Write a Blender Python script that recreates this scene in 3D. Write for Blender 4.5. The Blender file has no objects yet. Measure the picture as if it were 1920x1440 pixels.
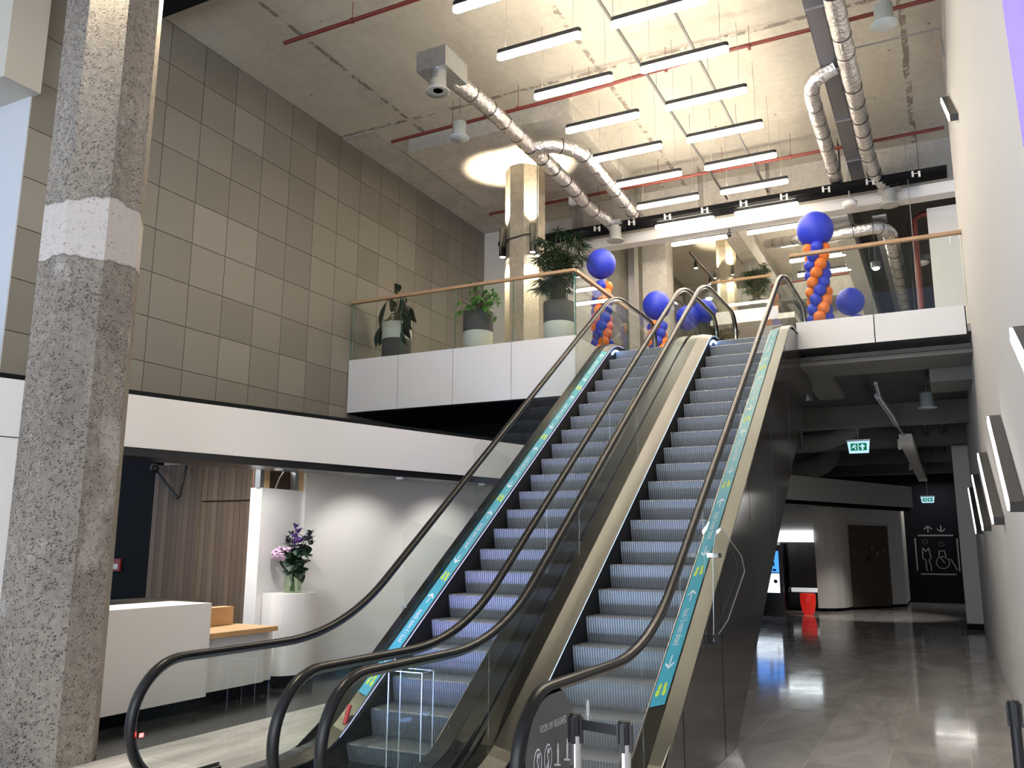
import bpy, bmesh, math, random
from math import sin, cos, tan, pi, radians as R, sqrt
from mathutils import Vector, Matrix, Euler

random.seed(7)
scene = bpy.context.scene
COL = scene.collection

# ------------------------------------------------------------------ camera
EYE = 1.97
cam_d = bpy.data.cameras.new('camera'); cam = bpy.data.objects.new('camera', cam_d); COL.objects.link(cam)
scene.camera = cam
cam_d.sensor_width = 36; cam_d.lens = 1602.06 / 1920 * 36; cam_d.clip_start = .05; cam_d.clip_end = 200
_y, _p, _r = R(-26.91), R(10.66), R(0.27)
fwd = Vector((sin(_y) * cos(_p), cos(_y) * cos(_p), sin(_p)))
rt = Vector((cos(_y), -sin(_y), 0)); up = rt.cross(fwd)
rt2 = rt * cos(_r) + up * sin(_r); up2 = -rt * sin(_r) + up * cos(_r)
cam.matrix_world = Matrix(((rt2.x, up2.x, -fwd.x, 0), (rt2.y, up2.y, -fwd.y, 0), (rt2.z, up2.z, -fwd.z, EYE), (0, 0, 0, 1)))

# ------------------------------------------------------------------ render look
scene.view_settings.view_transform = 'Standard'; scene.view_settings.look = 'None'
scene.view_settings.gamma = 1; scene.view_settings.use_curve_mapping = False
scene.view_settings.exposure = 0.95
cy = scene.cycles
cy.max_bounces = 8; cy.diffuse_bounces = 4; cy.glossy_bounces = 4; cy.transmission_bounces = 6; cy.transparent_max_bounces = 24
cy.sample_clamp_indirect = 4; cy.sample_clamp_direct = 20; cy.caustics_reflective = False; cy.caustics_refractive = False
cy.use_denoising = True; cy.blur_glossy = 1.0

# ------------------------------------------------------------------ daylight (street side behind the camera)
world = bpy.data.worlds.new('daylight'); scene.world = world; world.use_nodes = True
wb = world.node_tree.nodes['Background']; wb.inputs[0].default_value = (.62, .76, 1, 1); wb.inputs[1].default_value = .6


def area(name, loc, rot, sx, sy, power, col, spread=None):
    d = bpy.data.lights.new(name, 'AREA'); d.shape = 'RECTANGLE'; d.size = sx; d.size_y = sy
    d.energy = power; d.color = col
    if spread: d.spread = R(spread)
    o = bpy.data.objects.new(name, d); COL.objects.link(o); o.location = loc; o.rotation_euler = rot
    return o


area('daylight_shopfront', (-5.5, -5.5, 3.6), (R(90), 0, 0), 11, 6, 560, (.9, .95, 1))


def spot(name, loc, target, power, col, deg, blend=.4, r=.05):
    d = bpy.data.lights.new(name, 'SPOT'); d.energy = power; d.color = col; d.spot_size = R(deg); d.spot_blend = blend
    d.shadow_soft_size = r
    o = bpy.data.objects.new(name, d); COL.objects.link(o); o.location = loc
    v = Vector(target) - Vector(loc); o.rotation_euler = v.to_track_quat('-Z', 'Y').to_euler()
    return o


# ------------------------------------------------------------------ materials
MATS = {}


def mat(name, col=(.8, .8, .8), rough=.5, metal=0., noise=None, bump=None, emit=None, spec=None, coat=0.):
    if name in MATS: return MATS[name]
    m = bpy.data.materials.new(name); m.use_nodes = True; nt = m.node_tree; b = nt.nodes['Principled BSDF']
    b.inputs['Base Color'].default_value = (*col, 1); b.inputs['Roughness'].default_value = rough
    b.inputs['Metallic'].default_value = metal
    if coat: b.inputs['Coat Weight'].default_value = coat; b.inputs['Coat Roughness'].default_value = .05
    if spec is not None: b.inputs['Specular IOR Level'].default_value = spec
    if emit: b.inputs['Emission Color'].default_value = (*emit[0], 1); b.inputs['Emission Strength'].default_value = emit[1]
    tc = nt.nodes.new('ShaderNodeTexCoord')
    if noise:  # (scale, amount)
        n = nt.nodes.new('ShaderNodeTexNoise'); n.inputs['Scale'].default_value = noise[0]; n.inputs['Detail'].default_value = 6
        nt.links.new(tc.outputs['Object'], n.inputs['Vector'])
        mx = nt.nodes.new('ShaderNodeMix'); mx.data_type = 'RGBA'
        mx.inputs[6].default_value = (*[c * (1 - noise[1]) for c in col], 1); mx.inputs[7].default_value = (*[min(1, c * (1 + noise[1])) for c in col], 1)
        nt.links.new(n.outputs[0], mx.inputs[0]); nt.links.new(mx.outputs[2], b.inputs['Base Color'])
    if bump:  # (scale, strength, distance)
        n = nt.nodes.new('ShaderNodeTexNoise'); n.inputs['Scale'].default_value = bump[0]; n.inputs['Detail'].default_value = 5
        nt.links.new(tc.outputs['Object'], n.inputs['Vector'])
        bp = nt.nodes.new('ShaderNodeBump'); bp.inputs['Strength'].default_value = bump[1]; bp.inputs['Distance'].default_value = bump[2]
        nt.links.new(n.outputs[0], bp.inputs['Height']); nt.links.new(bp.outputs[0], b.inputs['Normal'])
    MATS[name] = m
    return m


def emat(name, col, strength):
    return mat(name, (.9, .9, .9), .5, emit=(col, strength))


class N:  # tiny node helper
    def __init__(s, m): s.nt = m.node_tree; s.b = s.nt.nodes['Principled BSDF']
    def n(s, t, **kw):
        x = s.nt.nodes.new('ShaderNode' + t)
        for k, v in kw.items(): setattr(x, k, v)
        return x
    def l(s, a, b): s.nt.links.new(a, b)
    def mix(s, fac, a, b, mode='MIX'):
        x = s.n('Mix', data_type='RGBA', blend_type=mode)
        for i, v in ((0, fac), (6, a), (7, b)):
            if hasattr(v, 'links'): s.l(v, x.inputs[i])
            else: x.inputs[i].default_value = v if i == 0 else (*v, 1)
        return x.outputs[2]
    def ramp(s, src, *stops):
        x = s.n('ValToRGB'); s.l(src, x.inputs[0]); e = x.color_ramp.elements
        while len(e) < len(stops): e.new(.5)
        for i, (p, c) in enumerate(stops): e[i].position = p; e[i].color = (c, c, c, 1) if not isinstance(c, tuple) else (*c, 1)
        return x.outputs[0]
    def math(s, op, a, b=0.):
        x = s.n('Math', operation=op)
        for i, v in enumerate((a, b)):
            if hasattr(v, 'links'): s.l(v, x.inputs[i])
            else: x.inputs[i].default_value = v
        return x.outputs[0]
    def world(s):
        g = s.n('NewGeometry'); return g.outputs['Position']
    def mapping(s, v, loc=(0, 0, 0), rot=(0, 0, 0), sc=(1, 1, 1)):
        m = s.n('Mapping'); m.inputs[1].default_value = loc; m.inputs[2].default_value = rot; m.inputs[3].default_value = sc
        s.l(v, m.inputs[0]); return m.outputs[0]
    def noise(s, v, scale, detail=5, rough=.55, dist=0.):
        x = s.n('TexNoise'); x.inputs['Scale'].default_value = scale; x.inputs['Detail'].default_value = detail
        x.inputs['Roughness'].default_value = rough; x.inputs['Distortion'].default_value = dist; s.l(v, x.inputs[0]); return x.outputs[0]
    def bump(s, h, strength, dist):
        x = s.n('Bump'); x.inputs['Strength'].default_value = strength; x.inputs['Distance'].default_value = dist
        s.l(h, x.inputs['Height']); s.l(x.outputs[0], s.b.inputs['Normal'])


# stone floor, long planks of marble-look tile
m_floor = mat('polished_stone_tile', (.36, .34, .32), .1); q = N(m_floor)
v = q.mapping(q.world(), rot=(0, 0, R(90)), loc=(0, 0, 0))
br = q.n('TexBrick'); br.offset = .37; q.l(v, br.inputs['Vector'])
br.inputs['Scale'].default_value = 1; br.inputs['Brick Width'].default_value = 1.38; br.inputs['Row Height'].default_value = .685
br.inputs['Mortar Size'].default_value = .006; br.inputs['Mortar Smooth'].default_value = .3; br.inputs['Bias'].default_value = 0
br.inputs['Color1'].default_value = (.5, .47, .44, 1); br.inputs['Color2'].default_value = (.62, .59, .56, 1); br.inputs['Mortar'].default_value = (.72, .66, .58, 1)
n1 = q.noise(q.mapping(q.world(), rot=(0, 0, .5), sc=(1.2, .5, 1)), 1.3, 8, .62, 1.2)
c = q.mix(.75, br.outputs[0], q.ramp(n1, (.3, .55), (.5, .95), (.75, 1.35)), 'MULTIPLY')
q.l(c, q.b.inputs['Base Color'])
q.l(q.ramp(q.noise(q.world(), 3, 4), (.3, .06), (.7, .13)), q.b.inputs['Roughness'])

m_dfloor = mat('dark_stone_tile', (.02, .021, .022), .18); q = N(m_dfloor)
br = q.n('TexBrick'); br.offset = .5; q.l(q.world(), br.inputs['Vector'])
for k, vv in (('Scale', 1), ('Brick Width', .69), ('Row Height', .69), ('Mortar Size', .003)): br.inputs[k].default_value = vv
br.inputs['Color1'].default_value = (.012, .013, .014, 1); br.inputs['Color2'].default_value = (.02, .021, .022, 1); br.inputs['Mortar'].default_value = (.05, .05, .05, 1)
vein = q.ramp(q.noise(q.world(), 1.6, 10, .7, 2.5), (.485, 0.), (.5, 1.), (.515, 0.))
q.l(q.mix(q.math('MULTIPLY', vein, .22), br.outputs[0], (.3, .3, .3)), q.b.inputs['Base Color'])

# big grey-brown square tiles of the left wall
TY, TZ, TW, TH = 8.93, 8.32, .742, .719
m_tile = mat('taupe_wall_tile', (.2, .18, .16), .55); q = N(m_tile)
sep = q.n('SeparateXYZ'); q.l(q.world(), sep.inputs[0])
u = q.math('DIVIDE', q.math('SUBTRACT', sep.outputs[1], TY), TW); w_ = q.math('DIVIDE', q.math('SUBTRACT', sep.outputs[2], TZ), TH)
fu = q.math('FRACT', u); fw = q.math('FRACT', w_)
iu = q.math('FLOOR', u); iw = q.math('FLOOR', w_)
cb = q.n('CombineXYZ'); q.l(iu, cb.inputs[0]); q.l(iw, cb.inputs[1])
wn = q.n('TexWhiteNoise'); q.l(cb.outputs[0], wn.inputs[0])
tcol = q.ramp(wn.outputs[0], (0., (.2, .185, .157)), (.35, (.225, .208, .178)), (.7, (.25, .232, .2)), (1., (.29, .27, .236)))
fine = q.ramp(q.noise(q.mapping(q.world(), sc=(1, 1, 1)), 60, 3), (.3, .93), (.7, 1.05))
tcol = q.mix(1, tcol, fine, 'MULTIPLY')
du = q.math('MINIMUM', fu, q.math('SUBTRACT', 1, fu)); dw = q.math('MINIMUM', fw, q.math('SUBTRACT', 1, fw))
dj = q.math('MINIMUM', du, dw); jm = q.math('LESS_THAN', dj, .009)
q.l(q.mix(jm, tcol, (.07, .06, .05)), q.b.inputs['Base Color'])
q.bump(q.ramp(dj, (0., 0.), (.012, 1.)), .6, .01)


def concrete(name, c0, c1, pit=.5, scale=1., pitscale=38, bump=.5, stain=None, rough=.85):
    m = mat(name, c0, rough); q = N(m); P = q.world()
    a = q.noise(q.mapping(P, sc=(1, 1, .35)), 1.1 * scale, 8, .65, .6)
    base = q.mix(q.ramp(a, (.32, 0.), (.68, 1.)), c0, c1)
    b2 = q.noise(P, 9 * scale, 6, .7)
    base = q.mix(1, base, q.ramp(b2, (.25, .8), (.75, 1.15)), 'MULTIPLY')
    vo = q.n('TexVoronoi'); vo.inputs['Scale'].default_value = pitscale; q.l(q.mapping(P, sc=(1, 1, 1.3)), vo.inputs[0])
    pm = q.noise(P, pitscale * .35, 3, .6)
    pits = q.math('MULTIPLY', q.ramp(vo.outputs[0], (.12, 1.), (.3, 0.)), q.ramp(pm, (.48, 0.), (.6, 1.)))
    base = q.mix(q.math('MULTIPLY', pits, pit), base, (.05, .045, .04))
    if stain:
        st = q.ramp(q.noise(q.mapping(P, sc=(.6, .6, 2.2)), 2.2, 5, .6, .4), (.56, 0.), (.72, 1.))
        base = q.mix(q.math('MULTIPLY', st, .6), base, stain)
    q.l(base, q.b.inputs['Base Color'])
    h = q.math('SUBTRACT', q.noise(P, 26, 6, .7), q.math('MULTIPLY', pits, 1.4))
    q.bump(h, bump, .02)
    return m, base, q


m_conc, _, _ = concrete('rough_concrete', (.29, .26, .225), (.38, .345, .3), .8, stain=(.5, .46, .42))
m_colwarm, _, _ = concrete('bush_hammered_concrete', (.33, .28, .21), (.42, .37, .29), .5, bump=.8)
m_smooth, _, _ = concrete('cast_concrete', (.36, .34, .3), (.5, .47, .42), .25, pitscale=14, bump=.12)
# repaired band of the near column: paler, smooth, few pits
mc = mat('near_column_concrete', (.33, .3, .28), .88); q = N(mc); P = q.world(); sep = q.n('SeparateXYZ'); q.l(P, sep.inputs[0])
wob = q.math('MULTIPLY', q.math('SUBTRACT', q.noise(P, 2.2, 4), .5), .35)
zz = q.math('ADD', sep.outputs[2], wob)
band = q.math('MULTIPLY', q.math('GREATER_THAN', zz, 4.72), q.math('LESS_THAN', zz, 5.3))
edge = q.math('ADD', q.ramp(q.math('ABSOLUTE', q.math('SUBTRACT', zz, 4.72)), (0., 1.), (.02, 0.)), q.ramp(q.math('ABSOLUTE', q.math('SUBTRACT', zz, 5.3)), (0., .6), (.03, 0.)))
a = q.noise(q.mapping(P, sc=(1, 1, .4)), 1.2, 8, .65, .6)
base = q.mix(q.ramp(a, (.32, 0.), (.68, 1.)), (.25, .215, .18), (.38, .335, .285))
base = q.mix(1, base, q.ramp(q.noise(P, 14, 7, .75), (.25, .62), (.75, 1.25)), 'MULTIPLY')
vo3 = q.n('TexVoronoi'); vo3.inputs['Scale'].default_value = 17; q.l(P, vo3.inputs[0])
vo = q.n('TexVoronoi'); vo.inputs['Scale'].default_value = 46; q.l(q.mix(.03, P, q.noise(P, 60, 2)), vo.inputs[0])
pits = q.math('MULTIPLY', q.ramp(vo.outputs[0], (.2, 1.), (.42, 0.)), q.ramp(q.noise(P, 15, 5, .7), (.46, 0.), (.56, 1.)))
base = q.mix(q.math('MULTIPLY', pits, .85), base, (.06, .05, .045))
vo2 = q.n('TexVoronoi'); vo2.inputs['Scale'].default_value = 36; q.l(q.mapping(P, loc=(3, 1, 2)), vo2.inputs[0])
chips = q.math('MULTIPLY', q.ramp(vo2.outputs[0], (.12, 1.), (.26, 0.)), q.ramp(q.noise(P, 7, 5, .7), (.52, 0.), (.62, 1.)))
base = q.mix(q.math('MULTIPLY', chips, .7), base, (.75, .71, .66))
sm = q.ramp(q.noise(q.mapping(P, sc=(1, 1, .5), loc=(0, 0, 1.3)), 1.9, 5, .6), (.6, 0.), (.68, 1.))
base = q.mix(q.math('MULTIPLY', sm, .55), base, (.62, .57, .53))
pale = q.mix(q.math('MULTIPLY', q.math('MULTIPLY', q.ramp(vo3.outputs[0], (.1, 1.), (.16, 0.)), q.ramp(q.noise(P, 4, 3), (.42, 0.), (.5, 1.))), .9), (.47, .43, .4), (.13, .1, .085))
base = q.mix(band, base, pale); base = q.mix(q.math('MULTIPLY', edge, .7), base, (.1, .085, .075))
q.l(base, q.b.inputs['Base Color'])
hh = q.math('MULTIPLY', q.math('SUBTRACT', q.noise(P, 30, 6, .75), q.math('MULTIPLY', pits, 1.2)), q.math('SUBTRACT', 1, q.math('MULTIPLY', band, .85)))
q.bump(hh, .9, .03)
m_nearcol = mc

# ceiling: cast slab with board joints and spalled lines
m_ceil = mat('board_cast_ceiling', (.55, .5, .42), .85); q = N(m_ceil); P = q.world(); sep = q.n('SeparateXYZ'); q.l(P, sep.inputs[0])
a = q.noise(q.mapping(P, sc=(1, .3, 1)), .5, 7, .6, .4)
base = q.mix(q.ramp(a, (.3, 0.), (.7, 1.)), (.42, .385, .32), (.56, .525, .445))
base = q.mix(1, base, q.ramp(q.noise(P, 7, 6, .7), (.25, .86), (.75, 1.1)), 'MULTIPLY')
def line(q, coord, at, width, per=None):
    d = q.math('ABSOLUTE', q.math('SUBTRACT', coord, at))
    return q.math('LESS_THAN', d, width)
wobx = q.math('MULTIPLY', q.math('SUBTRACT', q.noise(P, 1.5, 5, .7), .5), .12)
yy = q.math('ADD', sep.outputs[1], wobx); xx = q.math('ADD', sep.outputs[0], wobx)
rag = q.ramp(q.noise(P, 2.3, 6, .75), (.47, 0.), (.5, 1.))
ln = None
for at, w in ((13.42, .05), (6.2, .05), (19.9, .05)):
    t = line(q, yy, at, w); ln = t if ln is None else q.math('MAXIMUM', ln, t)
for at, w in ((-5.05, .045), (-9.2, .04), (-.05, .05)):
    ln = q.math('MAXIMUM', ln, line(q, xx, at, w))
base = q.mix(q.math('MULTIPLY', q.math('MULTIPLY', ln, rag), .75), base, (.13, .1, .08))
vo = q.n('TexVoronoi'); vo.inputs['Scale'].default_value = 1.7; vo.inputs['Randomness'].default_value = 1; q.l(P, vo.inputs[0])
base = q.mix(q.ramp(vo.outputs[0], (.05, .8), (.07, 0.)), base, (.1, .07, .05))
fine_x = None
for at in (-7.0, -4.55, -2.2, 11.0):
    pass
q.l(base, q.b.inputs['Base Color'])
q.bump(q.noise(P, 4, 6), .15, .02)

m_white = mat('white_panel', (.8, .785, .77), .45, noise=(2, .01))
m_wall = mat('white_plaster', (.74, .715, .68), .7, noise=(1.2, .02))
m_wallR = mat('warm_white_plaster', (.69, .675, .66), .7, noise=(1.2, .02))
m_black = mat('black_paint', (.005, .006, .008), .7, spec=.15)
m_blackg = mat('black_gloss_trim', (.012, .012, .014), .25)
m_dark = mat('dark_grey_paint', (.045, .045, .048), .7, noise=(1, .15))
m_soffit = mat('grey_soffit_concrete', (.16, .155, .145), .85, noise=(2, .2), bump=(6, .2, .02))
m_rubber = mat('black_rubber_handrail', (.011, .0105, .01), .3, spec=.25)
m_alu = mat('brushed_aluminium', (.55, .55, .54), .25, 1.)
m_trim = mat('aluminium_edge_trim', (.35, .34, .32), .3, 1.)
m_chrome = mat('chrome', (.75, .75, .76), .12, 1.)
m_galv = mat('galvanised_steel', (.5, .52, .54), .38, .9, noise=(14, .25))
m_foam = mat('black_foam_insulation', (.006, .006, .007), .9, spec=.2)
m_blackp = mat('black_plastic', (.015, .015, .017), .4)
m_oak = mat('oak', (.5, .3, .14), .45, noise=(6, .18))
m_rail = mat('oak_handrail', (.46, .29, .16), .45, noise=(6, .15))
m_osb = mat('raw_timber_batten', (.65, .45, .24), .7, noise=(9, .35))
m_redpipe = mat('red_painted_steel', (.17, .03, .02), .5)
m_red = mat('glossy_red_plastic', (.75, .03, .015), .25, emit=((.9, .03, .02), .18))  # faint red glow put into the plastic, though it is no lamp
m_led = emat('led_diffuser', (1, .87, .69), 30.0)
m_ledw = emat('white_led', (1, .96, .9), 6.0)
m_bulb = emat('spot_lens', (1, .93, .82), 25.0)
m_up = emat('ceiling_fill_glow', (1, .89, .72), 36.0)  # added glow to brighten the ceiling; the lamps shine down only
m_purple = mat('violet_screen', (.01, .01, .02), .6, emit=((.25, .16, 1), .53), spec=.2)
m_bluescr = mat('blue_screen', (.01, .02, .05), .5, emit=((.06, .3, 1), .8))
m_whitescr = emat('white_screen', (.8, .9, 1), .9)
m_lightbox = emat('lit_white_box', (.85, .95, 1), 1.6)
m_green = mat('exit_green', (0, .12, .05), .5, emit=((0, .2, .08), .35))
m_exitw = emat('exit_white', (.45, .8, .95), .5)
m_blueglow = emat('blue_comb_light', (.25, .45, 1), 9)
m_skirtL = emat('violet_skirt_light', (.34, .36, 1), 2.2)
m_skirtR = emat('ice_blue_skirt_light', (.5, .72, 1), 1.3)
m_redled = emat('red_indicator', (1, .02, .01), 5)
m_teal = mat('teal_sticker_film', (.05, .38, .48), .35, noise=(3, .05))
m_yg = mat('lime_print', (.62, .75, .08), .5)
m_print = mat('white_print', (.85, .88, .88), .5)
m_greyprint = mat('grey_print', (.3, .3, .31), .6)
m_bblue = mat('blue_latex', (.022, .045, .55), .5, spec=.5)
m_borange = mat('orange_latex', (.9, .2, .02), .45, spec=.5)
m_insul = mat('mineral_wool', (.12, .07, .045), .95, noise=(20, .6), bump=(20, .8, .03))
m_cable = mat('grey_cable', (.3, .29, .28), .6)
m_soil = mat('dark_soil', (.02, .015, .01), .95)
m_potw = mat('cream_felt_planter', (.55, .55, .47), .8, noise=(15, .06))
m_potd = mat('charcoal_felt_planter', (.075, .072, .07), .85, noise=(15, .1))
m_leafd = mat('dark_glossy_leaf', (.012, .03, .016), .35, noise=(5, .4))
m_leafg = mat('bright_green_leaf', (.09, .26, .03), .45, noise=(5, .4))
m_leafp = mat('fern_green_leaf', (.025, .075, .022), .5, noise=(4, .5))
m_stem = mat('brown_green_stem', (.09, .08, .035), .6)
m_flower = mat('dusty_pink_petal', (.62, .42, .58), .6, noise=(40, .3))
m_thistle = mat('dark_violet_flower', (.07, .02, .16), .6, noise=(20, .4))
m_brown = mat('brown_veneer', (.12, .085, .065), .5, noise=(3, .12))
m_decal = mat('grey_vinyl_disc', (.12, .12, .115), .5)
m_brownplastic = mat('anthracite_powder_coat', (.05, .048, .047), .45)
m_recess = mat('recess_black', (.004, .004, .005), .9)
m_side = mat('dark_glass_cladding', (.035, .032, .03), .12)
m_greyceil = mat('grey_spray_ceiling', (.06, .06, .06), .9, noise=(1, .3), bump=(8, .3, .03))

# crinkled foil duct
m_foil = mat('crinkled_foil', (.74, .72, .72), .22, 1.); q = N(m_foil)
vo = q.n('TexVoronoi'); vo.inputs['Scale'].default_value = 16; q.l(q.world(), vo.inputs[0])
q.bump(q.math('ADD', vo.outputs[0], q.noise(q.world(), 20, 5, .7)), .55, .035)

# escalator steps: fine vertical cleats
m_step = mat('cleated_step_metal', (.2, .21, .225), .42, .35); q = N(m_step)
sep = q.n('SeparateXYZ'); q.l(q.world(), sep.inputs[0])
s_ = q.math('SINE', q.math('MULTIPLY', sep.outputs[0], 2 * pi / .0255))
rib = q.ramp(s_, (.15, .62), (.7, 1.12))
g_ = q.n('NewGeometry'); sn = q.n('SeparateXYZ'); q.l(g_.outputs['Normal'], sn.inputs[0])
q.l(q.mix(1, (.23, .24, .255), rib, 'MULTIPLY'), q.b.inputs['Base Color']); q.bump(s_, .35, .004)

# brushed deck metal
m_dsteel = mat('dark_bronze_steel', (.04, .039, .037), .3, 1.)
m_deck = mat('brushed_steel_deck', (.11, .107, .1), .29, 1.); q = N(m_deck)


# wooden slats
m_slat = mat('thermally_treated_slat', (.2, .13, .09), .6); q = N(m_slat)
oi = q.n('SeparateXYZ'); q.l(q.world(), oi.inputs[0])
fl = q.math('FLOOR', q.math('DIVIDE', oi.outputs[0], .142)); wn = q.n('TexWhiteNoise'); wn.noise_dimensions = '1D'; q.l(fl, wn.inputs['W'])
cc = q.ramp(wn.outputs[0], (0., (.11, .076, .052)), (.5, (.155, .108, .074)), (1., (.2, .145, .1)))
cc = q.mix(1, cc, q.ramp(q.noise(q.mapping(q.world(), sc=(6, 1, .4)), 4, 6, .7), (.3, .8), (.7, 1.15)), 'MULTIPLY')
q.l(cc, q.b.inputs['Base Color'])


def glass_mat(name, tint, fac, rough=.0):
    m = bpy.data.materials.new(name); m.use_nodes = True; nt = m.node_tree; nt.nodes.clear()
    o = nt.nodes.new('ShaderNodeOutputMaterial'); t = nt.nodes.new('ShaderNodeBsdfTransparent'); g = nt.nodes.new('ShaderNodeBsdfGlossy')
    t.inputs[0].default_value = (*tint, 1); g.inputs['Roughness'].default_value = rough; g.inputs[0].default_value = (1, 1, 1, 1)
    f = nt.nodes.new('ShaderNodeFresnel'); f.inputs[0].default_value = 1.45
    ge = nt.nodes.new('ShaderNodeNewGeometry'); fr = nt.nodes.new('ShaderNodeMath'); fr.operation = 'SUBTRACT'; fr.inputs[0].default_value = 1; nt.links.new(ge.outputs['Backfacing'], fr.inputs[1])
    m0 = nt.nodes.new('ShaderNodeMath'); m0.operation = 'MULTIPLY'; nt.links.new(f.outputs[0], m0.inputs[0]); nt.links.new(fr.outputs[0], m0.inputs[1])
    mu = nt.nodes.new('ShaderNodeMath'); mu.operation = 'MULTIPLY'; mu.inputs[1].default_value = fac; nt.links.new(m0.outputs[0], mu.inputs[0])
    mx = nt.nodes.new('ShaderNodeMixShader'); nt.links.new(mu.outputs[0], mx.inputs[0]); nt.links.new(t.outputs[0], mx.inputs[1]); nt.links.new(g.outputs[0], mx.inputs[2])
    nt.links.new(mx.outputs[0], o.inputs[0]); MATS[name] = m
    return m


m_glass = glass_mat('balustrade_glass', (.955, .98, .97), 1.0)
m_gedge = mat('green_glass_edge', (.03, .16, .13), .2)
m_acryl = glass_mat('clear_acrylic', (.96, .97, .97), .6)
m_acryle = mat('acrylic_edge', (.62, .66, .66), .2)
m_vase = glass_mat('vase_glass', (.8, .88, .72), 1.0)

# ------------------------------------------------------------------ mesh builder
class MB:
    def __init__(s): s.v = []; s.f = []; s.sm = []
    def add(s, vs, fs, smooth=False):
        k = len(s.v); s.v += [tuple(p) for p in vs]; s.f += [tuple(i + k for i in f) for f in fs]; s.sm += [smooth] * len(fs); return s
    def box(s, x0, x1, y0, y1, z0, z1):
        if x0 > x1: x0, x1 = x1, x0
        if y0 > y1: y0, y1 = y1, y0
        if z0 > z1: z0, z1 = z1, z0
        v = [(x, y, z) for z in (z0, z1) for x, y in ((x0, y0), (x1, y0), (x1, y1), (x0, y1))]
        return s.add(v, [(3, 2, 1, 0), (4, 5, 6, 7), (0, 1, 5, 4), (1, 2, 6, 5), (2, 3, 7, 6), (3, 0, 4, 7)])
    def obox(s, c, ax, ay, az, hx, hy, hz):
        c = Vector(c); ax, ay, az = Vector(ax), Vector(ay), Vector(az)
        v = [c + ax * (sx * hx) + ay * (sy * hy) + az * (sz * hz) for sz in (-1, 1) for sx, sy in ((-1, -1), (1, -1), (1, 1), (-1, 1))]
        return s.add(v, [(3, 2, 1, 0), (4, 5, 6, 7), (0, 1, 5, 4), (1, 2, 6, 5), (2, 3, 7, 6), (3, 0, 4, 7)])
    def prism(s, pts, fn, a, b, smooth=False):
        """pts 2D polygon, fn(u,v,t)->xyz, between t=a and t=b"""
        n = len(pts); v = [fn(*p, a) for p in pts] + [fn(*p, b) for p in pts]
        s.add(v, [tuple(range(n))[::-1], tuple(range(n, 2 * n))])
        return s.add(v, [(i, (i + 1) % n, n + (i + 1) % n, n + i) for i in range(n)], smooth)
    def strip(s, top, bot, x0, x1):
        """solid between two (y,z) curves of equal length, x0..x1"""
        n = len(top); v = []
        for x in (x0, x1):
            v += [(x, *p) for p in top] + [(x, *p) for p in bot]
        f = []
        for i in range(n - 1):
            f += [(i, i + 1, n + i + 1, n + i), (2 * n + i + 1, 2 * n + i, 3 * n + i, 3 * n + i + 1),
                  (i + 1, i, 2 * n + i, 2 * n + i + 1), (n + i, n + i + 1, 3 * n + i + 1, 3 * n + i)]
        f += [(0, n, 3 * n, 2 * n), (2 * n - 1, n - 1, 3 * n - 1, 4 * n - 1)]
        return s.add(v, f)
    def tube(s, path, r, n=12, caps=True, smooth=True):
        path = [Vector(p) for p in path]; m = len(path); rs = r if hasattr(r, '__len__') else [r] * m
        t0 = (path[1] - path[0]).normalized(); ref = Vector((0, 0, 1)) if abs(t0.z) < .9 else Vector((1, 0, 0))
        nrm = t0.cross(ref).normalized(); v = []
        for i, p in enumerate(path):
            t = (path[min(i + 1, m - 1)] - path[max(i - 1, 0)]).normalized()
            nrm = (nrm - t * nrm.dot(t)); nrm = nrm.normalized() if nrm.length > 1e-6 else t.orthogonal().normalized()
            bn = t.cross(nrm)
            v += [p + (nrm * cos(2 * pi * k / n) + bn * sin(2 * pi * k / n)) * rs[i] for k in range(n)]
        f = [(i * n + k, i * n + (k + 1) % n, (i + 1) * n + (k + 1) % n, (i + 1) * n + k) for i in range(m - 1) for k in range(n)]
        s.add(v, f, smooth)
        if caps: s.add(v[:n], [tuple(range(n))[::-1]]); s.add(v[-n:], [tuple(range(n))])
        return s
    def lathe(s, prof, c, n=24, smooth=True, ax=None):
        c = Vector(c); Mx = ax if ax else Matrix.Identity(3); m = len(prof)
        v = [c + Mx @ Vector((r * cos(2 * pi * k / n), r * sin(2 * pi * k / n), z)) for r, z in prof for k in range(n)]
        s.add(v, [(i * n + k, i * n + (k + 1) % n, (i + 1) * n + (k + 1) % n, (i + 1) * n + k) for i in range(m - 1) for k in range(n)], smooth)
        if prof[0][0] > 1e-4: s.add(v[:n], [tuple(range(n))[::-1]])
        if prof[-1][0] > 1e-4: s.add(v[-n:], [tuple(range(n))])
        return s
    def ball(s, c, r, n=18, squash=1.):
        m = n // 2; prof = [(max(1e-5, r * sin(pi * i / m)), -r * cos(pi * i / m) * squash) for i in range(m + 1)]
        return s.lathe(prof, c, n)
    def build(s, name, m, parent=None, origin=None, **props):
        me = bpy.data.meshes.new(name); me.from_pydata(s.v, [], s.f)
        if not me.materials: me.materials.append(m)
        me.polygons.foreach_set('use_smooth', s.sm); me.update()
        o = bpy.data.objects.new(name, me); COL.objects.link(o)
        if parent is not None:
            L = Vector((0, 0, 0)); p = parent
            while p is not None: L += Vector(p.location); p = p.parent
            o.parent = parent
        else:
            if origin is None:
                xs = [p[0] for p in s.v]; ys = [p[1] for p in s.v]; zs = [p[2] for p in s.v]
                origin = ((min(xs) + max(xs)) / 2, (min(ys) + max(ys)) / 2, min(zs))
            L = Vector(origin); o.location = L
        me.transform(Matrix.Translation(-L))
        for k, v_ in props.items(): o[k] = v_
        return o


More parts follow.
